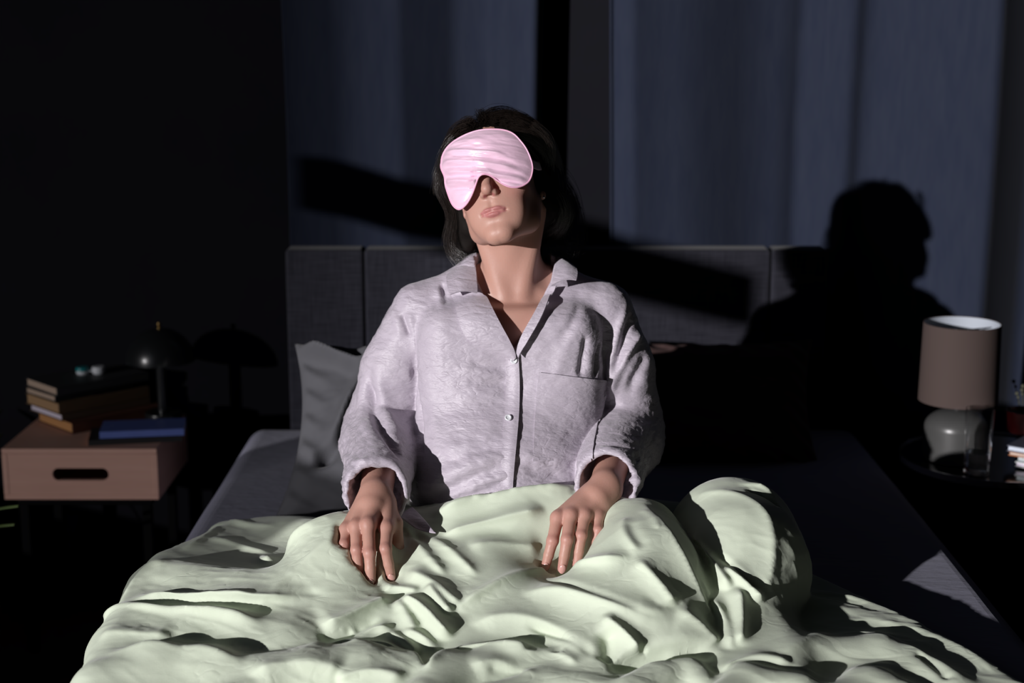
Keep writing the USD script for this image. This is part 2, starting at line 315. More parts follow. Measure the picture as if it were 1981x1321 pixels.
# ------------------------------------------------------------------ pillows
def pillow(w, h, t, seed, n=90, crease=None):
    u = np.linspace(-1, 1, n); U, V = np.meshgrid(u, u, indexing='ij')
    e = (1 - np.abs(U) ** 4) * (1 - np.abs(V) ** 4); th = np.maximum(e, 0) ** .55
    pin = 1 - .10 * (1 - U * U) * np.abs(V) ** 2, 1 - .10 * (1 - V * V) * np.abs(U) ** 2
    X = U * w / 2 * pin[1]; Z = V * h / 2 * pin[0]
    def side(s):
        p = np.stack([U * 2.2, V * 2.2, np.full_like(U, s * 3.0)], -1)
        d = s * (t / 2) * th + .034 * (meshkit.fbm(p, 4, seed) - .5) * th ** .4
        edge = np.maximum(np.abs(U), np.abs(V)); d = d + .008 * np.sin(22 * (U + V)) * smooth01((edge - .7) / .3) * (1 - smooth01((edge - .93) / .07))
        if crease is not None and s < 0:
            for (line, amp, wd) in crease:
                dd, par, sd = polydist(np.stack([U, V], -1).reshape(-1, 2), line)
                d = d - (amp * np.exp(-(dd / wd) ** 2) * smooth01(par * 6) * smooth01((1 - par) * 6)).reshape(U.shape)
        return np.stack([X, d, Z], -1)
    f, b = gridmesh(side(-1)), gridmesh(side(1)); b.faces = b.faces[:, ::-1]
    m = trimesh.util.concatenate([f, b]); m.merge_vertices(digits_vertex=5); return m
pillow_mat = mat('grey_pillowcase', (.062, .062, .070), .85, color2=(.070, .070, .078), cscale=10, bump=.0012, bscale=34, bump2=.0002, b2scale=700, sheen=.1, spec=.25)
dark_pillow_mat = mat('brown_pillowcase', (.040, .018, .017), .85, color2=(.046, .022, .020), cscale=10, bump=.001, bscale=30)
black_pillow_mat = mat('charcoal_pillowcase', (.018, .018, .022), .85, color2=(.022, .022, .026), cscale=10, bump=.001, bscale=30)
def place(m, rx, rz, loc, ry=0):
    return xf(xf(m, ry=ry), loc, rx=rx, rz=rz)
# ------------------------------------------------------------------ a point of the room from a pixel of the photograph and its distance, or its height
def at(px, py, dist):
    d = _f + R([1.0, 0, 0]) * ((px - 990.5) / FPX) - _u * ((py - 660.5) / FPX); return CAM + d * dist / d[1]
def atz(px, py, z):
    d = _f + R([1.0, 0, 0]) * ((px - 990.5) / FPX) - _u * ((py - 660.5) / FPX); return CAM + d * (z - CAM[2]) / d[2]
def hit(f, pts, off=0.0, d0=2.2, d1=3.0):
    """where sight lines meet a shape (offset by off)"""
    pts = np.atleast_2d(np.asarray(pts, float)); ds = np.linspace(d0, d1, 161)
    D = _f + R([1.0, 0, 0]) * ((pts[:, :1] - 990.5) / FPX) - _u * ((pts[:, 1:2] - 660.5) / FPX); D = D / D[:, 1:2]
    v = np.stack([f(CAM + D * s) - off for s in ds], 1); k = np.argmax(v < 0, 1); k = np.where((v < 0).any(1), np.maximum(k, 1), 80)
    i = np.arange(len(pts)); a, b = v[i, k - 1], v[i, k]; t = np.clip(a / np.where(np.abs(a - b) < 1e-9, 1e-9, a - b), 0, 1)
    return CAM + D * (ds[k - 1] + t * (ds[1] - ds[0]))[:, None]
def polydist3(q, line):
    line = np.asarray(line, float); best = np.full(len(q), 1e9); par = np.zeros(len(q))
    L = np.r_[0, np.cumsum(np.linalg.norm(np.diff(line, axis=0), axis=1))]
    for i in range(len(line) - 1):
        a, ab = line[i], line[i + 1] - line[i]; t = np.clip((q - a) @ ab / (ab @ ab), 0, 1); w = q - a - t[:, None] * ab
        d = (w * w).sum(1); m = d < best; best[m] = d[m]; par[m] = ((L[i] + t * (L[i + 1] - L[i])) / L[-1])[m]
    return np.sqrt(best), par

# ------------------------------------------------------------------ the woman: pose of the head, skeleton
def _rot(a, b, c):
    a, b, c = map(math.radians, (a, b, c)); Rz = R([[math.cos(a), -math.sin(a), 0], [math.sin(a), math.cos(a), 0], [0, 0, 1]])
    Ry = R([[math.cos(b), 0, math.sin(b)], [0, 1, 0], [-math.sin(b), 0, math.cos(b)]]); Rx = R([[1, 0, 0], [0, math.cos(c), -math.sin(c)], [0, math.sin(c), math.cos(c)]])
    return Rz @ Ry @ Rx
HR, HP = _rot(-10.5, -16.0, -20.5), R([-.021, -.02, 1.2545])
def hw(p): return np.asarray(p, float) @ HR.T + HP          # head to world
def hl(p): return (np.asarray(p, float) - HP) @ HR          # world to head
def mir(f): return lambda p: f(p * R([-1.0, 1, 1]))
def both(f): return lambda p: f(np.stack([np.abs(p[:, 0]), p[:, 1], p[:, 2]], 1))
lip_up = union([(both(ell((.0062, -.0918, -.0622), (.0110, .0068, .0040))), 0), (both(ell((.0125, -.0886, -.0640), (.0110, .0062, .0030))), .004)])
lip_lo = union([(ell((0, -.0905, -.0708), (.0140, .0075, .0052)), 0), (both(ell((.0115, -.0872, -.0690), (.0105, .0064, .0034))), .004)])
skull = union([(ell((0, .014, .036), (.0745, .094, .088)), 0), (ell((0, -.030, -.012), (.0635, .062, .085)), .03), (both(cap((.052, -.008, -.045), (.043, -.020, -.076), .017)), .035),
               (both(cap((.040, -.022, -.077), (.010, -.069, -.102), .017, .0135)), .035), (ell((0, -.075, -.101), (.020, .015, .015)), .030),
               (both(ell((.043, -.055, -.022), (.020, .022, .018))), .02), (both(ell((.025, -.063, -.060), (.026, .022, .034))), .03), (cap((-.03, -.077, .026), (.03, -.077, .026), .012), .02)])
face = union([(skull, 0), (ell((0, -.078, -.060), (.026, .016, .026)), .02),
              (cap((0, -.084, .014), (0, -.104, -.026), .0075, .0095), .014), (ell((0, -.1045, -.0285), (.0095, .0098, .0090)), .006), (both(ell((.0105, -.0950, -.0335), (.0060, .0085, .0064))), .006),
              (both(ell((.0062, -.1010, -.0415), (.0036, .0050, .0050))), -.0025), (cap((0, -.0965, -.049), (0, -.0965, -.056), .0030), -.008),
              (both(ell((.031, -.083, .004), (.017, .012, .010))), -.012), (both(ell((.031, -.068, .002), (.0135, .0125, .0115))), .004),
              (lip_up, .003), (lip_lo, .003), (both(cap((0, -.0985, -.0668), (.0205, -.0925, -.0670), .0016)), -.003), (both(ell((.0225, -.0890, -.0671), (.0022, .0022, .0016))), -.005), (ell((0, -.0965, -.0825), (.015, .004, .004)), -.010)])
ear = union([(both(ell((.0745, .014, -.004), (.006, .017, .027), _rot(0, 0, 12))), 0), (both(ell((.0800, .010, -.002), (.004, .009, .014))), -.004), (both(ell((.0725, .006, -.029), (.0055, .008, .009))), .006)])
head_l = union([(face, 0), (ear, .006)])
head = lambda p: head_l(hl(p))
JR = dict(sh=R([-.168, .012, 1.015]), el=R([-.238, .010, .802]), wr=at(727, 958, 2.515))
JL = dict(sh=R([.168, .012, 1.015]), el=R([.208, .010, .802]), wr=at(1172, 940, 2.56))
neck = union([(cap(hw((0, .030, -.055)), (0.003, .022, 1.05), .050, .054), 0), (cap((0.002, .024, 1.085), (.002, .03, 1.02), .056, .07), .03),
              (cap(hw((.058, .02, -.05)), (.018, -.035, 1.062), .014, .012), .03), (cap(hw((-.058, .02, -.05)), (-.014, -.035, 1.062), .014, .012), .03)])
trunk = union([(ell((0, .012, .90), (.150, .098, .205)), 0), (cap((-.07, .022, 1.072), (-.165, .015, 1.020), .036, .046), .04), (cap((.07, .022, 1.072), (.165, .015, 1.020), .036, .046), .04),
               (ell((.068, -.058, .905), (.062, .050, .062)), .05), (ell((-.068, -.058, .905), (.062, .050, .062)), .05),
               (cap((.020, -.052, 1.050), (.14, -.020, 1.058), .012), .022), (cap((-.016, -.052, 1.050), (-.14, -.020, 1.058), .012), .022), (ell((0, -.045, .985), (.10, .045, .085)), .04),
               (ell((0, .02, .70), (.155, .105, .10)), .06)])
arms = union([(cap(JR['sh'], JR['el'], .043, .036), 0), (cap(JR['el'], JR['wr'], .036, .0275), .01), (cap(JL['sh'], JL['el'], .043, .036), 0), (cap(JL['el'], JL['wr'], .036, .0275), .01)])
legs = union([(cap((-.09, .03, .605), (-.26, -.22, .600), .048, .042), 0), (cap((-.26, -.22, .590), (.0, -.32, .572), .038, .018), .02), (cap((.09, .03, .605), (.36, -.19, .62), .050, .050), 0), (cap((.36, -.19, .61), (.06, -.38, .575), .042, .020), .02),
              (cap((.0, -.34, .575), (.08, -.37, .572), .020, .014), .02), (cap((.06, -.38, .575), (-.02, -.42, .572), .020, .014), .02)])

def make_hand(wr, mcp, pip, tip, thumb, rs):
    """palm and five fingers, each finger its own chain of three bones"""
    F = []; ends = []
    pal = [(cap(wr, wr + (np.mean(mcp, 0) - wr) * .35, .0265, .026), 0)]
    down = np.mean(mcp, 0) - wr; across = mcp[-1] - mcp[0]; nrm = np.cross(across, down); nrm /= np.linalg.norm(nrm)
    if nrm[2] < 0: nrm = -nrm
    for m_, s in zip(mcp, (1.0, 1.04, 1.0, .92)):
        base = wr + (m_ - np.mean(mcp, 0)) * .55 + down * .18 - nrm * .002
        pal.append((cap(base, m_ - nrm * .002, .0160, .0112 * s), .012))
        pal.append((cap(base - nrm * .008, m_ - nrm * .007 - down * .1, .016, .011), .012))
    palm = union(pal)
    for m_, p_, t_, r in zip(mcp, pip, tip, rs):
        d = p_ + (t_ - p_) * .56 + nrm * .0015
        f = union([(cap(m_ - nrm * .001, p_, r * 1.07, r * .98), 0), (ell(p_ + nrm * .0008, R([1, 1, 1]) * r * 1.02), .005), (cap(p_, d, r * .97, r * .86), .003), (cap(d, t_, r * .87, r * .74), .003), (ell(m_ + nrm * .0026, R([1, 1, 1]) * r * .80), .010)])
        F.append(f); ends.append((d, t_, r, nrm))
    b, j, t = thumb; r = rs[0] * 1.12
    F.append(union([(cap(wr + (b - wr) * .45, b, .016, .0125), 0), (cap(b, j, r * 1.06, r), .006), (cap(j, t, r, r * .8), .003)]))
    def f(p):
        a = palm(p); out = a
        for g in F: out = np.minimum(out, smin(a, g(p), .012))
        return out
    return f, ends
rs = (.0100, .0103, .0099, .0088)
hR_m = [at(748, 1021, 2.450), at(712, 1014, 2.442), at(689, 1018, 2.448), at(669, 1024, 2.460)]
hR_p = [at(746, 1062, 2.418), at(715, 1070, 2.408), at(690, 1064, 2.417), at(666, 1053, 2.436)]
hR_t = [at(757, 1116, 2.417), at(718, 1127, 2.400), at(695, 1118, 2.412), at(672, 1094, 2.432)]
hR_th = (at(765, 1012, 2.480), at(768, 1050, 2.470), at(776, 1084, 2.465))
handR, endsR = make_hand(JR['wr'], hR_m, hR_p, hR_t, hR_th, rs)
hL_m = [at(1079, 1001, 2.495), at(1104, 997, 2.492), at(1131, 997, 2.498), at(1156, 999, 2.510)]
hL_p = [at(1069, 1046, 2.468), at(1097, 1044, 2.460), at(1124, 1036, 2.470), at(1157, 1026, 2.488)]
hL_t = [at(1055, 1096, 2.460), at(1087, 1100, 2.450), at(1115, 1094, 2.460), at(1147, 1068, 2.478)]
hL_th = (at(1100, 990, 2.530), at(1085, 1020, 2.530), at(1078, 1055, 2.525))
handL, endsL = make_hand(JL['wr'], hL_m, hL_p, hL_t, hL_th, rs)
# ------------------------------------------------------------------ duvet: soft humps over the crossed legs, rolls and folds, as one thick cloth
def ridge(pts, r, k=.02, flat=1.0):
    """a roll of cloth whose crest runs through the points (pixel, pixel, height)"""
    c = [atz(*p) for p in pts]; rr = np.broadcast_to(r, len(c)); items = []
    for i in range(len(c) - 1):
        items.append((cap(c[i] - R([0, 0, rr[i]]), c[i + 1] - R([0, 0, rr[i + 1]]), rr[i], rr[i + 1]), 0 if i == 0 else min(rr) * .5))
    return union(items), k
def slab(poly, z0, z1, rad):
    poly = np.asarray(poly, float)
    def f(p):
        q = p[:, :2]; d, _, _ = polydist(q, np.vstack([poly, poly[:1]]))
        inside = np.zeros(len(q), bool); j = len(poly) - 1
        for i in range(len(poly)):
            xi, yi = poly[i]; xj, yj = poly[j]
            inside ^= ((yi > q[:, 1]) != (yj > q[:, 1])) & (q[:, 0] < (xj - xi) * (q[:, 1] - yi) / (yj - yi + 1e-12) + xi); j = i
        d = np.where(inside, -d, d); e = np.abs(p[:, 2] - (z0 + z1) / 2) - (z1 - z0) / 2
        a, b = d + rad, e + rad
        return np.minimum(np.maximum(a, b), 0) + np.sqrt(np.maximum(a, 0) ** 2 + np.maximum(b, 0) ** 2) - rad
    return f
base_poly = [(-.665, -1.25), (-.665, -.14), (-.55, .055), (-.30, .085), (.20, .06), (.40, -.02), (.46, -.20), (.47, -.45), (.48, -.9), (.48, -1.25)]
thin_poly = [(.20, -1.25), (.20, -.02), (.42, -.02), (.545, -.155), (.64, -.33), (.72, -.48), (.80, -.66), (.86, -.90), (.86, -1.25)]
def hump(a, b, r0, r1, k):
    """a soft hump whose crest runs from a to b (pixel, pixel, height)"""
    a, b = atz(*a), atz(*b); return cap(a - R([0, 0, r0]), b - R([0, 0, r1]), r0, r1), k
S_ = R([0, -.068, .024])
def mound(a, b, r0, r1=None): return cap(R(a) + S_, R(b) + S_, r0, r1)
_s0, _s1 = slab(base_poly, .46, .574, .05), slab(thin_poly, .50, .567, .010)
def rise(p, top, y0=-.74, run=.30): return np.stack([p[:, 0], p[:, 1], p[:, 2] - top * smooth01((p[:, 1] - y0) / run)], 1)      # the heap rises from the bed's foot to the lap
duvet_base = union([(lambda p: _s0(rise(p, .040)), 0), (lambda p: _s1(rise(p, .010)), .03),
    # lap and crossed legs
    (cap((-.17, -.04, .590), (.14, -.06, .590), .078, .075), .06), (mound((-.12, -.15, .574), (.12, -.17, .584), .066), .07), (mound((-.14, -.27, .552), (.12, -.33, .550), .060), .07),
    (mound((-.200, .02, .580), (-.272, -.230, .612), .080, .092), .06), (mound((-.275, -.235, .605), (-.295, -.36, .530), .088, .085), .07),
    (mound((-.30, -.27, .57), (-.44, -.36, .505), .095, .09), .07), (mound((-.28, -.34, .53), (-.12, -.40, .51), .085, .080), .06),
    (mound((.212, -.200, .640), (.220, -.32, .625), .086, .090), .03), (mound((.215, -.30, .622), (.245, -.46, .545), .090, .072), .04), (mound((.17, -.36, .585), (-.045, -.42, .520), .088, .075), .06), (mound((.16, -.42, .55), (.10, -.54, .49), .09, .08), .07),
    (mound((.20, .07, .556), (.31, .05, .550), .088), .05),
    (mound((.392, -.105, .616), (.392, -.20, .602), .116, .114), .012), (mound((.392, -.20, .600), (.345, -.42, .530), .112, .060), .04),
    ridge([(795, 988, .712), (900, 973, .726), (1000, 953, .744), (1130, 941, .756)], [.080, .085, .085, .080], .05), ridge([(840, 1062, .683), (930, 1052, .688), (985, 1046, .684)], [.085, .085, .075], .07), ridge([(870, 1132, .650), (965, 1120, .658)], .08, .08),
    # the left side, in broad lobes over the bed's edge
    hump((440, 1010, .586), (600, 1010, .635), .05, .06, .06), hump((325, 1090, .636), (520, 1118, .650), .070, .08, .05), hump((255, 1205, .610), (560, 1195, .632), .075, .09, .035), hump((250, 1310, .580), (540, 1290, .585), .09, .09, .05),
    ridge([(195, 1285, .602), (300, 1258, .614), (400, 1262, .614), (500, 1290, .606)], [.045, .055, .055, .045], .03),
    # the front: rolls one below the other
    ridge([(500, 1275, .612), (600, 1258, .620), (700, 1252, .622), (830, 1284, .606)], [.040, .044, .044, .034], .022), ridge([(430, 1335, .594), (540, 1290, .603), (640, 1280, .604), (800, 1316, .594)], [.04, .042, .042, .04], .018),
    ridge([(800, 1335, .604), (880, 1272, .613), (1000, 1252, .614), (1095, 1276, .603)], [.04, .046, .044, .034], .016), ridge([(930, 1335, .596), (1060, 1296, .602), (1180, 1318, .597)], [.036, .038, .034], .016),
    ridge([(1215, 1318, .602), (1270, 1286, .607), (1325, 1268, .609), (1352, 1296, .601)], [.034, .036, .034, .028], .012), ridge([(1385, 1335, .598), (1450, 1292, .604), (1545, 1305, .598)], [.036, .040, .036], .014),
    # the right side, flat on the mattress
    ridge([(1475, 1276, .592), (1580, 1240, .594), (1700, 1236, .592), (1840, 1308, .581)], [.040, .046, .046, .036], .035), ridge([(1590, 1340, .588), (1690, 1300, .590), (1800, 1345, .582)], [.04, .046, .036], .03), hump((1570, 1165, .580), (1760, 1208, .578), .03, .03, .03),
])
def tent(pts, amp, wid, sharp=.004, ends=(5, 5)): return (pts, amp, wid, sharp, ends)
TENTS = [   # folds: the crest in the photograph, its height, how far its flanks reach
    tent([(340, 1087), (300, 1092), (262, 1130), (248, 1175)], 0.0059, .020), tent([(430, 1012), (470, 1013), (540, 1018)], 0.0060, 0.0160), tent([(430, 1014), (400, 1040), (345, 1070)], 0.0060, 0.0140), tent([(400, 1040), (455, 1055), (530, 1075)], 0.0060, 0.0160),
    tent([(232, 1176), (335, 1164), (470, 1158), (610, 1135)], 0.0200, 0.0220), tent([(205, 1200), (290, 1184), (420, 1192), (520, 1218)], 0.0180, 0.0200), tent([(190, 1235), (260, 1226), (340, 1232)], 0.0068, .018), tent([(190, 1270), (300, 1250), (400, 1258), (480, 1285)], 0.0102, .024),
    tent([(690, 988), (590, 1030), (520, 1090), (462, 1150)], 0.0150, 0.0240), tent([(720, 1010), (620, 1060), (545, 1130), (490, 1200)], 0.0060, 0.0260), 
    tent([(782, 1106), (806, 1112), (845, 1135), (905, 1180)], 0.0110, .020), tent([(612, 1210), (670, 1196), (725, 1172), (768, 1160)], 0.0170, .022), tent([(768, 1160), (800, 1168), (838, 1198), (880, 1240)], 0.0180, .018), tent([(764, 1160), (790, 1195), (808, 1230)], 0.0100, .016), tent([(735, 1135), (772, 1140), (815, 1150)], 0.0080, .012), tent([(830, 1130), (852, 1165), (880, 1192)], 0.0120, .014),
    tent([(690, 1248), (727, 1218), (772, 1222)], 0.0101, .013), tent([(772, 1222), (800, 1228), (850, 1272)], 0.0108, .012), tent([(740, 1220), (790, 1250), (820, 1284)], 0.0072, .010), tent([(600, 1255), (680, 1246), (745, 1256), (820, 1290)], 0.0086, .020), tent([(655, 1225), (675, 1212), (690, 1232)], 0.0058, .010),
    tent([(480, 1310), (540, 1288), (600, 1282), (680, 1300)], 0.0101, .024), tent([(640, 1318), (720, 1300), (790, 1318)], 0.0086, .020),
    tent([(880, 1195), (905, 1165), (955, 1135), (1040, 1108), (1110, 1090)], 0.0120, .018), tent([(1090, 1092), (1160, 1084), (1225, 1076)], 0.0120, .016), tent([(1224, 1078), (1265, 1120), (1306, 1176)], 0.0100, .022), tent([(1000, 1150), (1090, 1142), (1170, 1160), (1300, 1180)], 0.0100, .024), tent([(1240, 968), (1275, 1010), (1310, 1060), (1350, 1150), (1392, 1230)], 0.0060, .020),
    tent([(1160, 1190), (1196, 1216), (1240, 1264)], 0.0115, .018), tent([(1306, 1180), (1350, 1210), (1396, 1248)], 0.0086, .022), tent([(905, 1215), (960, 1195), (1040, 1200), (1100, 1230), (1150, 1270)], 0.0086, .024), tent([(815, 1312), (840, 1284), (900, 1260), (1000, 1250), (1060, 1258)], 0.0115, .020), tent([(1000, 1262), (1060, 1262), (1120, 1290)], 0.0072, .014), tent([(905, 1290), (960, 1280), (1040, 1310)], 0.0058, .018),
    tent([(1238, 985), (1262, 1005), (1275, 1030)], 0.0050, .010), tent([(1210, 1000), (1215, 1040), (1240, 1070)], 0.0040, .012),
    tent([(1340, 1030), (1372, 1075), (1400, 1120), (1418, 1150)], 0.0120, .012), tent([(1400, 1090), (1440, 1130), (1475, 1170)], 0.0110, .014), tent([(1425, 1130), (1430, 1180), (1428, 1255)], 0.0120, .014), tent([(1330, 970), (1400, 955), (1470, 985), (1490, 1080), (1480, 1160)], 0.0060, .024), tent([(1420, 940), (1470, 945), (1520, 975)], 0.0080, .012),
    tent([(1350, 1110), (1390, 1180), (1412, 1262)], 0.0100, .014),
    tent([(1535, 1180), (1600, 1152), (1680, 1168), (1760, 1205)], 0.0050, 0.0220), tent([(1470, 1282), (1560, 1242), (1660, 1228), (1735, 1242)], 0.0060, 0.0240), tent([(1735, 1242), (1790, 1270), (1840, 1318)], 0.0060, 0.0160), tent([(1740, 1205), (1830, 1240), (1930, 1310)], 0.0040, 0.0160), tent([(1390, 1305), (1460, 1275), (1540, 1290)], 0.0074, .018), tent([(1640, 1310), (1700, 1290), (1770, 1310)], 0.0040, 0.0200), tent([(1560, 1215), (1660, 1200), (1760, 1215)], 0.0030, 0.0160),
    tent([(850, 1040), (950, 1010), (1060, 985)], 0.0100, .016), tent([(830, 1000), (920, 972), (1020, 950), (1120, 944)], 0.0160, .020), tent([(800, 1020), (860, 1060), (930, 1120)], 0.0080, .016), tent([(900, 1060), (980, 1055), (1050, 1060)], 0.0060, .022), tent([(780, 1010), (810, 1060), (870, 1120)], 0.0080, .012),
]
GROOVES = [([(1042, 1112), (1116, 1136), (1210, 1170), (1282, 1198)], .006, .007), ([(1014, 1208), (1070, 1224), (1150, 1272)], .010, .008), ([(1172, 1215), (1180, 1250), (1172, 1285)], .014, .014), ([(1244, 1246), (1250, 1285)], .016, .007), ([(1165, 1292), (1250, 1276), (1330, 1256), (1398, 1266)], .020, .014),
    ([(1005, 1252), (1093, 1259)], .008, .005), ([(1378, 1066), (1425, 1105), (1470, 1150)], .008, .006), ([(804, 1258), (832, 1290)], .012, .006), ([(1770, 1262), (1800, 1280), (1840, 1318)], .010, .010), ([(470, 1160), (540, 1150), (640, 1150)], .004, .008), ([(1222, 1010), (1232, 1040), (1252, 1062)], .003, .010), ([(612, 1240), (680, 1222), (740, 1200)], .008, .012), ([(1440, 950), (1480, 962), (1510, 985)], .006, .006), ([(940, 1290), (1020, 1300)], .004, .008)]
def chain(pts, r): return union([(cap(a, b, r), 0) for a, b in zip(pts[:-1], pts[1:])])
press = union([(chain([JR['wr'], np.mean(hR_m, 0), np.mean(hR_p, 0)], .024), 0), (chain([np.mean(hR_p, 0), np.mean(hR_t, 0)], .018), .01), (chain([JL['wr'], np.mean(hL_m, 0), np.mean(hL_p, 0)], .024), 0), (chain([np.mean(hL_p, 0), np.mean(hL_t, 0)], .018), .01)]
              + [(chain([a, b, c], .0095), .004) for a, b, c in list(zip(hR_m, hR_p, hR_t)) + list(zip(hL_m, hL_p, hL_t))])
# ------------------------------------------------------------------ pyjama shirt
shirt_mat = mat('lilac_satin', (.44, .39, .455), .46, color2=(.48, .43, .49), cscale=12, stretch=(1, 1, 3), bump=.0022, bscale=70, bstretch=(.7, 1, 2.4), bump2=.00035, b2scale=330, b2stretch=(.5, 1, 2.0), sheen=.25, spec=.45, crumple=[(20, .006, (1, 1, 2.2)), (46, .0035, (1, 1, 1.8))])
def sbox(c, hx, hy, hz, r):
    c, b = R(c, float), R([hx, hy, hz], float) - r
    def f(p):
        q = np.abs(p - c) - b; return np.sqrt((np.maximum(q, 0) ** 2).sum(1)) + np.minimum(q.max(1), 0) - r
    return f
wR, wL = JR['wr'], JL['wr']
def sleeve(J, s):
    sh, el, wr = J['sh'], J['el'], J['wr']; mid = (sh + el) / 2 + R([s * .008, -.005, .01])
    d = wr - el; d /= np.linalg.norm(d)
    tub = union([(cap(sh + R([0, 0, .006]), mid, .056, .066), 0), (cap(mid, el + R([0, .0, .0]), .066, .074), .02), (cap(el, wr, .072, .055), .025), (ell(el + d * .05 + R([s * .012, 0, -.012]), (.066, .085, .058)), .03)])
    cut = lambda p: (p - (wr - d * .004)) @ (d * .93 + R([0, 0, .36]))
    hole = cap(wr - d * .055, wr + d * .09, .045, .048)
    return lambda p: smax(smax(tub(p), cut(p), .008), -hole(p), .006)
torso_s = union([(sbox((-.004, .004, .845), .166, .118, .205, .058), 0), (cap((-.06, .025, 1.058), (-.165, .014, 1.026), .052, .052), .05), (cap((.06, .025, 1.058), (.165, .014, 1.026), .052, .052), .05),
                 (ell((.07, -.062, .895), (.075, .062, .085)), .06), (ell((-.07, -.062, .895), (.075, .062, .085)), .06), (cap((-.05, .03, 1.075), (.05, .03, 1.075), .055), .05),
                 (ell((0, -.075, .705), (.165, .125, .080)), .06), (ell((-.045, -.092, .755), (.135, .125, .125)), .09), (ell((.05, -.07, .75), (.10, .115, .12)), .09)])
slR, slL = sleeve(JR, -1), sleeve(JL, 1)
closed = lambda p: smin(smin(torso_s(p), slR(p), .012), slL(p), .012)
V_poly = [(.004, .978), (-.030, 1.030), (-.062, 1.085), (-.068, 1.125), (-.066, 1.30), (.080, 1.30), (.080, 1.125), (.070, 1.085), (.036, 1.030)]
def vneck(p):
    poly = R(V_poly); q = p[:, [0, 2]]; d, _, _ = polydist(q, np.vstack([poly, poly[:1]])); ins = np.zeros(len(q), bool); j = len(poly) - 1
    for i in range(len(poly)):
        xi, zi = poly[i]; xj, zj = poly[j]
        ins ^= ((zi > q[:, 1]) != (zj > q[:, 1])) & (q[:, 0] < (xj - xi) * (q[:, 1] - zi) / (zj - zi + 1e-12) + xi); j = i
    d = np.where(ins, -d, d)
    return np.maximum(d, p[:, 1] - .02)
neck_hole = cap((.004, .028, 1.05), (.004, .020, 1.35), .066, .072)
shirt_sdf = lambda p: np.maximum(np.maximum(closed(p), -vneck(p)), -neck_hole(p))
shirt = surface_net(shirt_sdf, (-.36, -.30, .60), (.33, .15, 1.16), .0034)
shirt = taubin(shirt, 3)
def crease(v, pts, amp, wid, surf=closed, off=0.0):
    d, t = polydist3(v, spline(hit(surf, pts, off), 24)); return amp * np.exp(-(d / wid) ** 2) * smooth01(t * 5) * smooth01((1 - t) * 5)
sv = np.asarray(shirt.vertices); sd = np.zeros(len(sv))
for pts, amp, wid in [
    ([(723, 700), (719, 765), (732, 815), (755, 852), (778, 900)], -.013, .008), ([(738, 690), (740, 760), (752, 810), (775, 850)], .007, .012), ([(705, 720), (700, 780), (715, 840), (735, 880)], .005, .012),
    ([(776, 606), (784, 626), (794, 652)], -.006, .004), ([(790, 600), (800, 640), (806, 690)], .004, .008), ([(760, 590), (768, 625), (778, 660)], .003, .008),
    ([(800, 690), (808, 765), (814, 852), (820, 910)], -.010, .007),
    ([(1214, 578), (1196, 640), (1178, 725), (1160, 800)], .007, .008), ([(1222, 600), (1206, 660), (1188, 730)], -.008, .007), ([(1240, 640), (1215, 680), (1190, 730), (1178, 790)], .010, .008), ([(1250, 680), (1230, 730), (1212, 800)], -.008, .010),
    ([(1118, 556), (1098, 638), (1076, 668)], -.006, .009), ([(1135, 645), (1122, 735)], -.007, .007), ([(1160, 655), (1150, 735)], -.006, .006), ([(1147, 600), (1137, 720)], .004, .010), ([(1105, 600), (1085, 700), (1065, 760)], .003, .012),
    ([(852, 528), (858, 560), (868, 592)], -.007, .004), ([(845, 530), (850, 575), (860, 610)], .004, .006),
    ([(905, 700), (950, 708), (985, 715)], -.003, .006), ([(890, 715), (940, 722), (975, 728)], .0025, .006), ([(900, 735), (950, 742), (985, 738)], -.0025, .006),
    ([(800, 965), (870, 920), (960, 885), (1000, 875)], .007, .016), ([(830, 975), (900, 930), (985, 905)], -.006, .010), ([(900, 945), (950, 925), (1000, 915)], .005, .010), ([(860, 985), (930, 950), (990, 935)], -.005, .008), ([(840, 905), (900, 880), (980, 865)], -.004, .010),
    ([(1010, 905), (1060, 915), (1120, 905)], -.006, .012), ([(1000, 880), (1080, 890), (1140, 870)], .004, .012),
    ([(820, 800), (860, 850), (930, 890)], .003, .016), ([(818, 700), (835, 780), (850, 850)], .003, .014)]:
    sd += crease(sv, pts, amp, wid)
for J, px in ((JR, [[(665, 880), (720, 895), (790, 900)], [(662, 905), (715, 918), (795, 935)], [(668, 930), (715, 935), (775, 950)]]), (JL, [[(1130, 905), (1200, 890), (1275, 890)], [(1135, 925), (1210, 910), (1280, 920)], [(1180, 935), (1230, 930), (1290, 945)], [(1140, 870), (1200, 862), (1262, 850)]])):
    for k, p in enumerate(px): sd += crease(sv, p, .005 * (-1) ** k, .007)
rid = lambda p, s: 1 - 2 * np.abs(meshkit.fbm(p, 3, s) - .5)
body_w = smooth01((sv[:, 2] - .60) / .05)
low = smooth01((.93 - sv[:, 2]) / .20); arm_w = smooth01((.86 - sv[:, 2]) / .10) * smooth01((np.abs(sv[:, 0] + .02) - .15) / .04)
sd += .0045 * (rid(sv * [14, 14, 26], 3) - .75) + .0038 * (rid(sv * [34, 34, 55] + 7, 9) - .75) * (.35 + low + .8 * arm_w) + .0075 * (rid(sv @ _rot(20, 25, 0) * [24, 24, 46], 21) - .75) * arm_w
edge_keep = np.minimum(smooth01(np.abs(vneck(sv)) / .012), 1)
shirt = displace(shirt, sd * edge_keep)

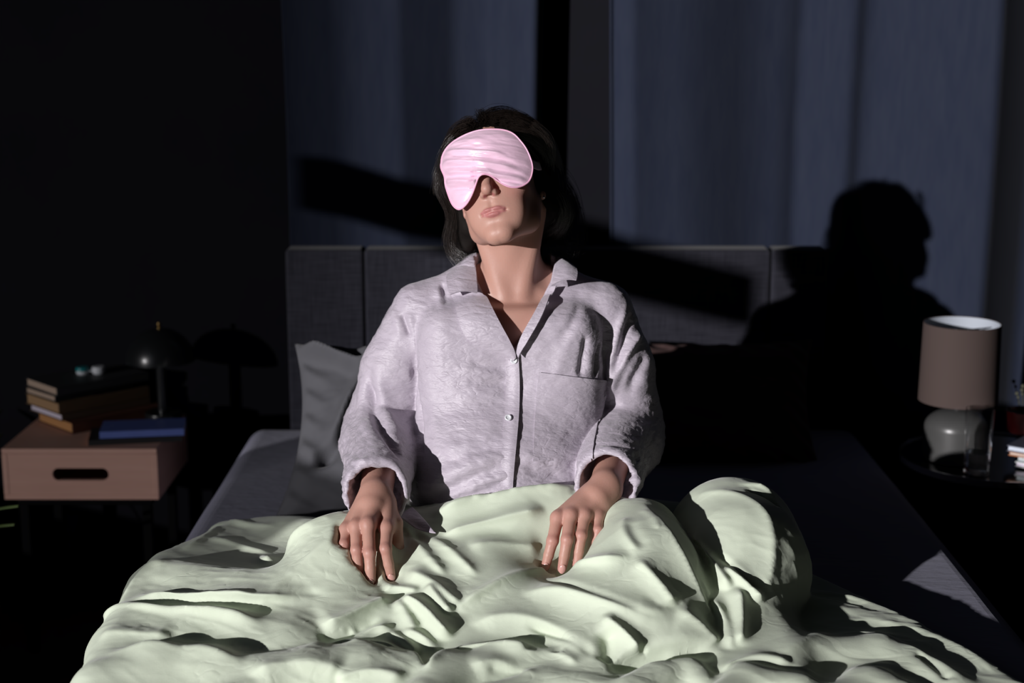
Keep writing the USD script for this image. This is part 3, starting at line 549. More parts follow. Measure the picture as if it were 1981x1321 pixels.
# ------------------------------------------------------------------ body
skin_mat = mat('skin', (.44, .236, .185), .48, color2=(.48, .265, .208), cscale=9, bump=.00022, bscale=260, sss=.10, spec=.4, tint=(.42, .13, .14))
_trunk = trunk
trunk = lambda p: smax(_trunk(p), closed(p) + .0015 + .009 * smooth01((vneck(p) - .002) / .02), .010)      # the body keeps inside its shirt
body_all = union([(head, 0), (neck, .022), (trunk, .03), (arms, .03), (legs, .03)])
def inbox(lo, hi):
    c, b = (R(lo, float) + R(hi, float)) / 2, (R(hi, float) - R(lo, float)) / 2
    return lambda p: (np.abs(p - c) - b).max(1)
def solid(m):
    try:
        s = mf(m); return s if s.status() == m3.Error.NoError and not s.is_empty() else None
    except Exception: return None
fine = [(union([(head, 0), (neck, .022), (trunk, .03)]), (-.135, -.165, .945), (.10, .125, 1.40), .0021),
        (union([(handR, 0), (arms, .014), (legs, 0)]), (-.33, -.48, .615), (-.155, -.20, .82), .0017), (union([(handL, 0), (arms, .014), (legs, 0)]), (.01, -.46, .615), (.235, -.15, .82), .0017)]
rest = lambda p: np.maximum.reduce([body_all(p)] + [-inbox(R(lo) + .005, R(hi) - .005)(p) for _, lo, hi, _ in fine])
pieces = [taubin(surface_net(rest, (-.36, -.50, .52), (.42, .16, 1.20), .0052), 3)]
for f, lo, hi, h in fine:
    pieces.append(taubin(surface_net(lambda p: np.maximum(f(p), inbox(lo, hi)(p)), R(lo) - 3 * h, R(hi) + 3 * h, h), 3))
sol = [solid(m) for m in pieces]
body = tm(m3.Manifold.batch_boolean(sol, m3.OpType.Add)) if all(x is not None for x in sol) else cat(*pieces)
bv = np.asarray(body.vertices); bl = hl(bv)
near = (bl[:, 2] > -.14) & (bv[:, 2] > 1.12); tint = np.zeros(len(bv))
if near.any():
    q = bl[near]; lip = np.minimum(lip_up(q), lip_lo(q)); t = (1 - smooth01((lip + .0004) / .0018)) * (np.abs(q[:, 0]) < .0235) * (q[:, 1] < -.078) * .72
    nostril = both(ell((.0062, -.1005, -.0415), (.0042, .0055, .0055)))(q); t = np.maximum(t, .75 * (1 - smooth01(nostril / .002)))
    cheek = both(ell((.042, -.062, -.030), (.026, .03, .024)))(q); t = np.maximum(t, .16 * (1 - smooth01((cheek + .01) / .02)))
    t = np.maximum(t, .22 * (1 - smooth01(np.linalg.norm(q - R([0, -.106, -.03]), axis=1) / .016)))
    t = np.maximum(t, .25 * smooth01((np.abs(q[:, 0]) - .071) / .006) * (q[:, 2] < .03))
    tint[near] = t
for m_, p_, t_ in ((hR_m, hR_p, hR_t), (hL_m, hL_p, hL_t)):
    for a, w in [(x, .34) for x in m_] + [(x, .42) for x in p_] + [(x, .5) for x in t_]:
        tint = np.maximum(tint, w * np.exp(-((bv - a) ** 2).sum(1) / .011 ** 2))
woman = thing('person', 'woman sitting up in bed in lilac satin pyjamas and a pink sleep mask', 'person')
bp = part('body', body, skin_mat, woman, smooth=True)
UsdGeom.PrimvarsAPI(bp).CreatePrimvar('tint', Sdf.ValueTypeNames.FloatArray, 'vertex').Set(Vt.FloatArray.FromNumpy(tint.astype(np.float32)))
nail_mat = mat('fingernail', (.60, .33, .29), .18, spec=.6, coat=.4)
for ends in (endsR, endsL):
    for d, t, r, nrm in ends:
        ax = t - d; ax /= np.linalg.norm(ax); n2 = nrm - ax * (nrm @ ax); n2 /= np.linalg.norm(n2); s = np.cross(ax, n2)
        nm = trimesh.creation.icosphere(3, 1.0); nv = np.asarray(nm.vertices) * [r * .60, r * .78, .0021]
        nv[:, 2] -= (nv[:, 0] / r) ** 2 * r * .35
        nm.vertices = t - ax * r * .05 + n2 * (r * .70) + nv[:, :1] * s + nv[:, 1:2] * (ax - n2 * .18) + nv[:, 2:] * n2
        part('fingernail', nm, nail_mat, woman, smooth=True)

# shirt and its pieces
sp = part('pyjama_shirt', shirt, shirt_mat, woman, smooth=True)
def patch(quads, nu, nv, off, surf=closed, t=.0022, bulge=0.0, wob=.0):
    """a sheet of cloth laid on the shirt: quads = two rails (lists of pixels); off = height above the shirt"""
    a, b = spline([(*p, 0) for p in quads[0]], nu)[:, :2], spline([(*p, 0) for p in quads[1]], nu)[:, :2]
    w = np.linspace(0, 1, nv); G = a[:, None] * (1 - w)[None, :, None] + b[:, None] * w[None, :, None]
    P0 = hit(surf, G.reshape(-1, 2)).reshape(nu, nv, 3)
    e = 1e-3; q = P0.reshape(-1, 3); g = np.stack([surf(q + R(k) * e) - surf(q - R(k) * e) for k in ((1, 0, 0), (0, 1, 0), (0, 0, 1))], 1); g /= np.linalg.norm(g, axis=1, keepdims=True) + 1e-9
    o = np.asarray(off(np.linspace(0, 1, nu)[:, None], w[None, :]) if callable(off) else np.full((nu, nv), off)) * np.ones((nu, nv))
    o = o + wob * (meshkit.fbm(P0 * 40, 3, 4) - .5)
    m = gridmesh((q + g * o.reshape(-1, 1)).reshape(nu, nv, 3))
    n = meshkit.arrays(m, True)[2]
    if (n * g).sum() < 0: m = trimesh.Trimesh(m.vertices, np.asarray(m.faces)[:, ::-1], process=False)
    return thick(m, t)
# placket edge, pocket, lapels, collar
part('placket', patch(([(978, 690), (978, 760), (972, 850), (968, 935)], [(1003, 690), (1006, 740), (1001, 830), (991, 946)]), 60, 8, lambda u, w: .0015 + .0055 * smooth01(w * 1.3)), shirt_mat, sp, smooth=40)
part('pocket', patch(([(1043, 720), (1036, 790), (1030, 893)], [(1176, 737), (1160, 810), (1146, 890)]), 44, 40, lambda u, w: .0035 + .004 * (1 - smooth01(u / .15)), wob=.004), shirt_mat, sp, smooth=40)
part('lapel', patch(([(926, 558), (950, 600), (975, 640), (994, 672), (999, 690)], [(872, 572), (884, 610), (905, 656), (950, 680), (990, 700)]), 50, 20, lambda u, w: .012 - .008 * w + .004 * np.sin(np.pi * w)), shirt_mat, sp, smooth=40)
part('lapel', patch(([(1064, 556), (1046, 590), (1024, 625), (1002, 664), (999, 682)], [(1072, 556), (1062, 590), (1044, 625), (1014, 668), (1003, 690)]), 50, 12, lambda u, w: .010 + .006 * w), shirt_mat, sp, smooth=40)
def collar(rail_in, rail_out, n=30, m_=14, puff=.008):
    a, b = spline(rail_in, n), spline(rail_out, n); w = np.linspace(0, 1, m_)
    G = a[:, None] * (1 - w)[None, :, None] + b[:, None] * w[None, :, None]
    G = G + (puff * np.sin(np.pi * np.clip(w * .9, 0, 1)))[None, :, None] * R([0, -.5, .85]) + .002 * (meshkit.fbm(G * 60, 3, 2) - .5)[..., None]
    m = gridmesh(G); n_ = meshkit.arrays(m, True)[2]
    if (n_ @ R([0, -1, .5])).sum() < 0: m = trimesh.Trimesh(m.vertices, np.asarray(m.faces)[:, ::-1], process=False)
    return thick(m, .0025)
part('collar', collar([at(990, 500, 2.90), at(945, 496, 2.885), at(921, 502, 2.83), at(921, 530, 2.765), at(924, 566, 2.735)], [at(960, 520, 2.93), at(900, 512, 2.90), at(868, 528, 2.82), at(864, 550, 2.755), at(871, 571, 2.728)]), shirt_mat, sp, smooth=40)
part('collar', collar([at(990, 500, 2.90), at(1040, 494, 2.885), at(1072, 500, 2.83), at(1071, 528, 2.765), at(1067, 551, 2.740)], [at(1000, 520, 2.93), at(1060, 508, 2.90), at(1100, 508, 2.82), at(1117, 524, 2.765), at(1115, 543, 2.738)]), shirt_mat, sp, smooth=40)
tq = R([(768, 998), (798, 982), (844, 1032), (803, 1022)], float); tu, tw = np.meshgrid(np.linspace(0, 1, 22), np.linspace(0, 1, 14), indexing='ij'); tu, tw = tu[..., None], tw[..., None]
tp_ = tq[0] * (1 - tu) * (1 - tw) + tq[1] * (1 - tu) * tw + tq[2] * tu * tw + tq[3] * tu * (1 - tw)
tg = hit(duvet_base, tp_.reshape(-1, 2), .014).reshape(22, 14, 3) + .004 * np.sin(4 * tu) * np.sin(3 * tw) * R([0, -.5, .8])
part('shirt_tail', thick(gridmesh(tg[:, ::-1]), .002), shirt_mat, sp, smooth=True)
button_mat = mat('pearl_button', (.78, .80, .83), .18, coat=.6, spec=.6); thread_mat = mat('button_thread', (.10, .09, .12), .8)
for px, py in ((994, 697), (983, 808)):
    c = hit(closed, [(px, py)], .0072)[0]; e = 1e-3; g = R([closed(c[None] + R(k) * e)[0] - closed(c[None] - R(k) * e)[0] for k in ((1, 0, 0), (0, 1, 0), (0, 0, 1))]); g /= np.linalg.norm(g)
    bt = lathe([(0, .0006), (.0030, .0006), (.0036, .0016), (.0052, .0020), (.0060, .0014), (.0062, .0004), (.0056, -.0008), (0, -.0008)], 32)
    T = trimesh.geometry.align_vectors([0, 0, 1], g); T[:3, 3] = c; bt.apply_transform(T)
    b_ = part('button', bt, button_mat, sp, smooth=40)
# sleep mask: outline on the face, cloth bridging brow, nose and cheeks
mk = R([(135, 500), (150, 430), (190, 370), (260, 315), (340, 275), (430, 248), (520, 240), (600, 243), (660, 258), (700, 280), (740, 320), (780, 370), (808, 420), (828, 470), (842, 530), (836, 590), (815, 640), (770, 675), (710, 690), (650, 682), (590, 652), (540, 617), (490, 600), (450, 612), (420, 652), (390, 712), (350, 790), (310, 840), (270, 860), (235, 840), (205, 790), (180, 720), (165, 660), (160, 610), (140, 560)], float) / 4 + [820, 190]
def front(p):      # padded front of the face the mask lies on, in head coordinates: brow to cheeks, drawn tight over the nose
    return np.maximum(-.1085 + 5.2 * p[..., 0] ** 2 + 1.6 * np.maximum(p[..., 2] - .03, 0) ** 2 * 4, -1)
def mask_surface(q):
    """sight lines meet the mask's tight sheet (head coordinates x, z -> depth)"""
    D = _f + R([1.0, 0, 0]) * ((q[:, :1] - 990.5) / FPX) - _u * ((q[:, 1:2] - 660.5) / FPX); D = D @ HR; o = hl(CAM[None])[0]
    s = np.linspace(2.5, 2.95, 226); P_ = o + D[:, None] * s[None, :, None]
    v = P_[..., 1] - front(P_); k = np.maximum(np.argmax(v > 0, 1), 1); i = np.arange(len(q)); a, b = v[i, k - 1], v[i, k]
    return o + D * (s[k - 1] + np.clip(-a / (b - a), 0, 1) * (s[1] - s[0]))[:, None]
mo = mask_surface(np.vstack([spline([(*p, 0) for p in np.vstack([mk, mk[:1]])], 241)[:-1, :2]]))
mc = mask_surface(R([[920, 300.]]))[0]
NR, NA = 44, len(mo); rr_ = np.linspace(0, 1, NR)[1:]
XZ = mc[None, None, [0, 2]] + rr_[:, None, None] * (mo[None][:, :, [0, 2]] - mc[None, None, [0, 2]])
x, z = XZ[..., 0], XZ[..., 1]; nose = np.exp(-((x / .016) ** 2)) * np.exp(-(((z + .018) / .030) ** 2))
y = -.1085 + 5.2 * x ** 2 + 6.4 * np.maximum(z - .03, 0) ** 2 - .014 * nose
pad = .0065 * (1 - rr_[:, None] ** 5)
tilt = z + .38 * x
wr_ = lambda c, w, a, x0, x1: a * np.exp(-((tilt - c - .25 * (x * 8) ** 2 * .01) / w) ** 2) * smooth01((x - x0) / .02) * smooth01((x1 - x) / .02)
wrink = wr_(.040, .0035, .0022, -.07, .05) + wr_(.030, .0030, -.0016, -.06, .06) + wr_(.019, .004, .0024, -.08, .06) + wr_(.009, .0032, -.0018, -.08, .07) + wr_(-.001, .004, .0022, -.08, .08) + wr_(-.008, .003, -.0022, -.08, .075) + wr_(-.018, .004, .0028, -.09, .03) + wr_(-.030, .004, -.002, -.09, .0)
wrink = wrink + .0035 * (meshkit.fbm(np.stack([x * 22, z * 95 + x * 30, x * 0], -1), 3, 8) - .5)
y = y - pad - 1.7 * wrink * smooth01((1 - rr_[:, None]) / .12)
G = hw(np.stack([x, y, z], -1)); ctr = hw(mc - R([0, .0065, 0]))
V = np.vstack([ctr[None], G.reshape(-1, 3)]); Fm = [[0, 1 + (j + 1) % NA, 1 + j] for j in range(NA)]
for i in range(NR - 2):
    for j in range(NA):
        a, b = 1 + i * NA + j, 1 + i * NA + (j + 1) % NA; Fm += [[a, b, b + NA], [a, b + NA, a + NA]]
mm = trimesh.Trimesh(V, Fm, process=False)
if (meshkit.arrays(mm, True)[2] @ (HR @ R([0, -1, 0]))).sum() < 0: mm.faces = mm.faces[:, ::-1]
satin = mat('pink_satin', (.84, .56, .71), .36, color2=(.88, .60, .75), cscale=8, bump=.0003, bscale=160, bstretch=(1, 1, 3), sheen=.6, spec=1.0, coat=.35)
piping_mat = mat('pink_piping', (.80, .42, .58), .4, spec=.5)
mp = part('sleep_mask', thick(mm, .003), satin, woman, smooth=50, label='pink satin sleep mask with piped edge')
rim = G[-1]; part('piping', tube(np.vstack([rim, rim[:2]]), .0015, 8), piping_mat, mp, smooth=True)
# strap round the back of the head
sa = np.linspace(math.radians(52), math.radians(308), 80)
band = []
for z_off in np.linspace(-.008, .008, 6):
    th = sa; hx = .083 * np.sin(th); hy = .012 - .104 * np.cos(th); band.append(hw(np.stack([hx, hy, .012 + z_off + .016 * (1 - np.cos(th)) * .5 + .0008 * np.sin(th * 90)], -1)))
part('strap', thick(gridmesh(np.stack(band, 1)), .0025), satin, mp, smooth=True)
part('earring', xf(trimesh.creation.icosphere(2, .0022), hw((.0745, .002, -.036))), mat('silver_stud', (.8, .8, .82), .2, metal=1.0), woman, smooth=True, label='small silver stud earring')

# ------------------------------------------------------------------ hair: short dark wavy bob, combed back under the mask
rng = np.random.default_rng(7)
hair_mat = mat('dark_hair', (.008, .006, .005), .75, spec=.15)
hair_strand = usdkit.material(stage, '/World/Looks/hair_strand', {'p': ('principled_bsdf', {'base_color': (.016, .011, .009), 'roughness': .24, 'specular_ior_level': 1.0, 'anisotropic': .6})}, [], surface='p.BSDF')
hcap = union([(ell((0, .022, .040), (.083, .098, .091)), 0), (ell((0, .066, .012), (.104, .104, .098)), .03), (both(cap((.066, .035, .02), (.070, .045, -.04), .026)), .03), (cap((-.04, .085, .0), (.04, .085, .0), .045), .04)])
def hair_sdf(p):
    q = hl(p); d = hcap(q)
    d = smax(d, -(q[:, 1] + .040 + 2.5 * np.maximum(q[:, 2] - .070, 0) - .5 * np.maximum(-q[:, 2] + .0, 0)), .02)     # the forehead and face stay free
    lw = cap(at(888, 405, 2.83), at(903, 475, 2.83), .018, .013)(p); rw = cap(at(1060, 370, 2.86), at(1076, 420, 2.87), .022, .014)(p); bk = cap(at(940, 440, 2.88), at(1030, 430, 2.89), .045)(p)
    return smin(smin(smin(d, lw, .03), rw, .03), bk, .04)
hm = taubin(surface_net(hair_sdf, (-.16, -.13, 1.06), (.14, .18, 1.46), .0042), 4)
hv = np.asarray(hm.vertices); hm = displace(hm, .010 * (meshkit.fbm(hv * [70, 70, 18], 3, 3) - .5))
hp = part('hair', hm, hair_mat, woman, smooth=True, label='short dark wavy bob')
C_, RD = R([0, .020, .038]), R([.080, .098, .090])
def arc(d0, d1, n, k0, k1):
    d0, d1 = R(d0, float) / np.linalg.norm(d0), R(d1, float) / np.linalg.norm(d1); om = math.acos(np.clip(d0 @ d1, -1, 1)); t = np.linspace(0, 1, n)[:, None]
    d = (np.sin((1 - t) * om) * d0 + np.sin(t * om) * d1) / math.sin(om); return hw(C_ + d * RD * (k0 + (k1 - k0) * t + .07 * np.sin(np.pi * t)))
locks = []
for layer, (k, top) in enumerate(((1.00, .66), (1.07, .70), (1.13, .72), (1.18, .74))):
    for a in np.linspace(-100, 100, 27):
        s, c = math.sin(math.radians(a)), math.cos(math.radians(a)); jit = rng.normal(0, .05, 3)
        start = R([s * .98, -.52 * max(c, -.3) - .22, top + .10 * c - .45 * abs(s) ** 3]) + jit * .6
        end = R([s * .75, .80, -.45]) + jit
        locks.append((arc(start, end, 9, k - .015 - (.03 if layer > 1 else 0), k + .05), .011, 100))
def hang(pts, r=.010, n=110): locks.append((spline(pts, 9), r, n))
for i in range(9):      # her right side: from the temple behind the jaw to the collar
    o = rng.normal(0, 1, 3) * .006
    hang([hw((-.082, -.006 + .010 * i, .040)) + o, at(856 + 2 * i, 350 + 2 * i, 2.80 + .010 * i) + o, at(876 + 3 * i, 415, 2.80 + .011 * i) + o, at(872 + 5 * i, 458 + 2 * i, 2.81 + .011 * i) + o, at(884 + 6 * i, 496 - 3 * (i % 3), 2.81 + .011 * i) - o])
for i in range(9):      # her left side: tucked behind the ear, curling out above the collar
    o = rng.normal(0, 1, 3) * .006
    hang([hw((.082, .025 + .012 * i, .040)) + o, at(1060 + i, 345 + i, 2.79 + .012 * i) + o, at(1082 + 2 * i, 378 + 2 * i, 2.785 + .013 * i) + o, at(1090 + i, 412 + (i % 4) * 4, 2.79 + .012 * i) + o, at(1066 - 3 * i, 444 + (i % 3) * 5, 2.81 + .012 * i) + o])
for i in range(12):     # full back of the bob
    o = rng.normal(0, 1, 3) * .010; x_ = -.080 + .0145 * i
    hang([hw((x_ * .8, .115, .05)) + o, hw((x_ * 1.15, .150, -.02)) + o, hw((x_ * 1.1, .155, -.065)) + o, hw((x_ * .95, .125, -.105)) - o], .018, 120)
for i in range(10):     # nape
    o = rng.normal(0, 1, 3) * .008
    hang([hw((-.05 + .011 * i, .11, .0)), at(930 + 13 * i, 430, 2.90) + o, at(920 + 15 * i, 480, 2.89) + o, at(900 + 18 * i, 500 + 6 * (i % 2), 2.88) + o], .012, 90)
for px in ([(905, 285), (885, 300), (866, 330), (856, 365)], [(880, 270), (858, 300), (848, 340), (846, 372)], [(1010, 285), (1028, 300), (1040, 322), (1045, 350)], [(1000, 262), (1035, 275), (1056, 300), (1062, 330)], [(1030, 240), (1056, 262), (1066, 292), (1060, 320)]):
    hang([at(*p, 2.755 + .012 * i) for i, p in enumerate(px)], .008, 80)
pts, cnts, wid = [], [], []
tt = np.linspace(0, 1, 12)
for line, r, n in locks:
    base = spline(line, 12); tg_ = np.gradient(base, axis=0); tg_ /= np.linalg.norm(tg_, axis=1, keepdims=True) + 1e-9
    e1 = np.cross(tg_, R([.3, 1, .2])); e1 /= np.linalg.norm(e1, axis=1, keepdims=True) + 1e-9; e2 = np.cross(tg_, e1)
    for _ in range(n):
        rad, an = r * math.sqrt(rng.random()), rng.random() * 6.283; ph, am, fq = rng.random() * 6.283, rng.random() * .0035, 5 + rng.random() * 6
        flare = 1 + .6 * (tt - .5) * rng.normal(0, 1) + .5 * tt ** 3
        s = base + (rad * math.cos(an) * flare + am * np.sin(fq * tt + ph))[:, None] * e1 + (rad * math.sin(an) * flare + am * np.cos(fq * tt + ph))[:, None] * e2
        m_ = 12 if rng.random() < .8 else 9
        pts.append(s[:m_]); cnts.append(m_); wid.append(np.full(m_, .00016 + .0001 * rng.random()) * np.linspace(1, .45, m_))
for _ in range(170):    # fly-aways
    a = rng.uniform(-2.0, 2.0); d0 = R([math.sin(a), rng.uniform(-.5, .6), rng.uniform(.1, .95)]); d0 /= np.linalg.norm(d0)
    p0 = C_ + d0 * RD * 1.04; v = np.cross(d0, rng.normal(0, 1, 3)); v /= np.linalg.norm(v); Ls = rng.uniform(.03, .08); cv = rng.uniform(.2, .9)
    s = np.array([p0 + v * Ls * t + d0 * (.016 * math.sin(t * 2.4) * cv + .004 * t) - d0 * Ls * Ls * t * t * 4 for t in tt]); pts.append(hw(s)); cnts.append(12); wid.append(np.full(12, .00014))
hc = UsdGeom.BasisCurves.Define(stage, path_for('strands', hp))
hc.CreateTypeAttr('cubic'); hc.CreateBasisAttr('catmullRom'); hc.CreateWrapAttr('pinned')
hc.CreatePointsAttr(Vt.Vec3fArray.FromNumpy(np.vstack(pts).astype(np.float32))); hc.CreateCurveVertexCountsAttr(Vt.IntArray.FromNumpy(np.array(cnts, np.int32)))
hc.CreateWidthsAttr(Vt.FloatArray.FromNumpy(np.concatenate(wid).astype(np.float32) * 2)); hc.SetWidthsInterpolation('vertex')
UsdShade.MaterialBindingAPI.Apply(hc.GetPrim()).Bind(hair_strand); meta(hc.GetPrim(), kind='stuff')

# ------------------------------------------------------------------ duvet
duvet_mat = mat('sage_cotton', (.585, .65, .515), .82, color2=(.615, .68, .545), cscale=7, bump=.0004, bscale=38, bstretch=(1, 1, 2.0), bump2=.00012, b2scale=520, sheen=.2, spec=.25, crumple=[(7, .007, (1, 2.2, 1.4)), (24, .003, (1, 1.6, 1.2))])
arms_off = lambda p: np.minimum(slR(p), slL(p))
bed_box = sbox(((BX0 + BX1) / 2, -.11, .43), (BX1 - BX0) / 2, 1.09, .125, .045)
def duvet_f(p):
    d = duvet_base(p); d = smax(d, -press(p), .012); d = smax(d, -(arms_off(p) + .004), .012); d = smax(d, -(torso_s(p) - .002), .006); return np.maximum(np.maximum(d, -(legs(p) - .005)), -(bed_box(p) - .0015))
dv = taubin(surface_net(duvet_f, (-.78, -1.27, .44), (.90, .13, .80), .0070), 8)
dv = trimesh.Trimesh(*trimesh.remesh.subdivide(np.asarray(dv.vertices), np.asarray(dv.faces)), process=False); dv = taubin(dv, 3)
vv = np.asarray(dv.vertices); w1, w2 = _rot(35, 0, 0), _rot(-25, 0, 0)
top = smooth01((vv[:, 2] - .535) / .03); acc = np.zeros(len(vv)); gro = np.zeros(len(vv))
clear = smooth01((press(vv) - .002) / .012) * smooth01(arms_off(vv) / .01) * smooth01((np.minimum(legs(vv), torso_s(vv)) - .002) / .008)
for pts, amp, wid, sharp, ends in TENTS:
    line = spline(hit(duvet_base, pts, 0, 1.9, 3.0), 20); lo_, hi_ = line.min(0) - wid * 5, line.max(0) + wid * 5
    m_ = ((vv > lo_) & (vv < hi_)).all(1); d_, t_ = polydist3(vv[m_], line); d_ = d_ + .003 * (meshkit.noise(vv[m_] * 18, 5) - .5)
    h_ = 1.2 * amp * np.exp(-(np.sqrt(d_ ** 2 + sharp ** 2) - sharp) / (wid * .78) * 1.3) * smooth01(t_ * ends[0]) * smooth01((1 - t_) * ends[1]); acc[m_] += h_ ** 3
for pts, amp, wid in GROOVES:
    line = spline(hit(duvet_base, pts, 0, 1.9, 3.0), 20); m_ = ((vv > line.min(0) - wid * 4) & (vv < line.max(0) + wid * 4)).all(1); d_, t_ = polydist3(vv[m_], line)
    gro[m_] = np.maximum(gro[m_], amp * np.exp(-(d_ / wid) ** 2) * smooth01(t_ * 5) * smooth01((1 - t_) * 5))
tents = np.cbrt(acc)
warp = vv + .05 * np.stack([meshkit.noise(vv * 6, s) - .5 for s in (1, 2, 3)], 1); rg = lambda p, s: 1 - np.abs(2 * meshkit.noise(p, s) - 1)
wr1 = .0020 * rg(warp @ w1 * [4, 13, 7], 31) ** 3 + .0018 * rg(warp @ w2 * [7, 24, 12] + 3, 37) ** 3 * smooth01((meshkit.noise(vv * 4, 9) - .35) / .3)
fine_w = .0006 * (rid(vv @ w1 * [40, 70, 50], 41) - .75) + .0014 * (rg(warp @ w2 * [20, 60, 36], 43) ** 2 - .4)
patchy = smooth01((meshkit.fbm(vv * 5, 2, 51) - .42) / .2)
dd = (tents - gro + wr1) * clear + fine_w * patchy * (.3 + .7 * clear)
dv = displace(dv, dd * top)
vv = np.asarray(dv.vertices) + (tents * clear * top)[:, None] * R([.05, -.75, -.05])      # folds lean towards the bed's foot
dv = taubin(trimesh.Trimesh(vv, dv.faces, process=False), 2)
single('duvet', dv, duvet_mat, 'rumpled sage green cotton duvet heaped over the woman\'s crossed legs', 'duvet', smooth=True)
# ------------------------------------------------------------------ pillows on the bed
pl = thing('pillow', 'creased grey pillow leaning beside the woman, its corner up, left of her sleeve', 'pillow')
cr_ = [([(-.98, .95), (-.55, .55), (-.15, .10)], .050, .06), ([(-.55, .95), (-.45, .55), (-.60, .10), (-.72, -.5)], .045, .06), ([(-.45, .60), (-.15, .50), (.15, .35)], -.035, .05), ([(-.35, .45), (-.55, -.05), (-.80, -.60)], -.050, .07)]
part('pillowcase', place(pillow(.66, .41, .14, 3, crease=cr_), -42, 0, (-.145, .335, .708), ry=1.5), pillow_mat, pl, smooth=50)
p2 = thing('pillow', 'dim reddish brown pillow propped against the headboard right of the woman', 'pillow')
part('pillowcase', place(pillow(.50, .34, .12, 8), -34, 0, (.47, .75, .658)), dark_pillow_mat, p2, smooth=50)

SCALE = 1.09
# ------------------------------------------------------------------ left: plywood crate as a night table, with books and a lamp
ply = mat('plywood', (.50, .285, .225), .65, color2=(.56, .33, .265), cscale=5, stretch=(1, 1, 9), bump=.0003, bscale=30, spec=.35)
ply_edge = mat('plywood_edge', (.40, .26, .19), .75, color2=(.30, .19, .13), cscale=3, stretch=(1, 1, 60))
CX, CY, CZ = -.960, .675, .620; cw, cdp, ch, tp = .345, .315, .118, .012
crate = thing('crate', 'low plywood crate with a slot handle, used as a night table left of the bed', 'crate', (CX, CY, CZ - ch))
slot = m3.CrossSection.square((.098, .001), True).offset(.0135, m3.JoinType.Round, circular_segments=32)
frontp = m3.CrossSection.square((cw - 2 * tp, ch - 2 * tp), True) - slot
fp = xf(tm(frontp.extrude(tp)), (0, -cdp / 2 + tp + .001, ch / 2), rx=90)
part('front_panel', fp, ply, crate); part('back_panel', box(cw - 2 * tp, tp, ch - 2 * tp, (0, cdp / 2 - tp / 2, ch / 2), b=.001), ply, crate)
part('top_panel', box(cw, cdp, tp, (0, 0, ch - tp / 2), b=.002), ply, crate); part('bottom_panel', box(cw, cdp, tp, (0, 0, tp / 2), b=.002), ply, crate)
for s in (-1, 1): part('side_panel', box(tp, cdp, ch - 2 * tp, (s * (cw - tp) / 2, 0, ch / 2), b=.001), ply, crate)
black = mat('black_metal', (.0025, .0025, .003), .6, spec=.06)
SCALE = 1.0; CB = CAM + (R([CX, CY, CZ - ch]) - CAM) * 1.09; hb = CB[2]
st = thing('night_stand', 'black stand carrying the plywood crate', 'stand', (CB[0], CB[1], 0))
part('stand_top', box(.33, .30, .02, (0, 0, hb - .0105), b=.003), black, st)
for sx in (-1, 1):
    for sy in (-1, 1): part('leg', box(.022, .022, hb - .0205, (sx * .15, sy * .135, (hb - .0205) / 2), b=.002), black, st)
SCALE = 1.09

paper = lambda n, c: mat(n, c, .85, color2=tuple(k * .86 for k in c), cscale=3, stretch=(1, 1, 260))
def book(label, corner, z, L_, W_, H_, rz, cover, pages, spine_long=True, group=None, name='book', bind='hard'):
    """corner = the near corner on the table; L_ runs right and back, W_ left and back; spine on the far long side or the near one"""
    b = thing(name, label, 'book' if name == 'book' else name, (corner[0], corner[1], z), rz, group)
    ct = .0022 if bind == 'hard' else .0009; sq = .003 if bind == 'hard' else .0
    part('cover', cat(box(L_, W_, ct, (L_ / 2, W_ / 2, ct / 2), b=ct * .45), box(L_, W_, ct, (L_ / 2, W_ / 2, H_ - ct / 2), b=ct * .45),
                      box(L_, ct, H_, (L_ / 2, (ct / 2 if spine_long else W_ - ct / 2), H_ / 2), b=ct * .45)), cover, b)
    y0, y1 = (ct, W_ - sq) if spine_long else (sq, W_ - ct)
    part('page_block', box(L_ - 2 * sq, y1 - y0, H_ - 2 * ct, (L_ / 2, (y0 + y1) / 2, H_ / 2), b=.0006), pages, b)
    return b
p_beige, p_tan, p_white, p_orange = paper('beige_pages', (.42, .31, .235)), paper('tan_pages', (.33, .20, .10)), paper('white_pages', (.62, .56, .66)), paper('ochre_pages', (.42, .20, .07))
cov = lambda n, c, r=.6: mat(n, c, r, color2=tuple(k * 1.15 for k in c), cscale=30, bump=.00015, bscale=300)
z0 = CZ + .0003; stack = [
    ('thick brown-orange book at the bottom of the stack on the crate', (-1.008, .640), .245, .165, .0260, 44, cov('rust_cover', (.075, .022, .010)), p_orange),
    ('white-paged book second from the bottom of the stack on the crate', (-1.035, .655), .235, .150, .0160, 45, cov('tan_cover', (.10, .062, .036)), p_white),
    ('tan book with a pale brown cover in the middle of the stack', (-1.040, .653), .240, .155, .0265, 45, cov('brown_cover', (.115, .068, .032)), p_tan),
    ('thin black book second from the top of the stack', (-1.050, .662), .205, .135, .0160, 46, cov('black_cover', (.008, .008, .009)), p_beige),
    ('dark grey hardback on top of the stack, under the lens case', (-1.043, .655), .240, .150, .0200, 44, cov('grey_cover', (.022, .023, .026)), p_beige)]
for lab, c, L_, W_, H_, rz, cv, pg in stack:
    book(lab, c, z0, L_, W_, H_, rz, cv, pg, group='books stacked on the crate'); z0 += H_ + .0002
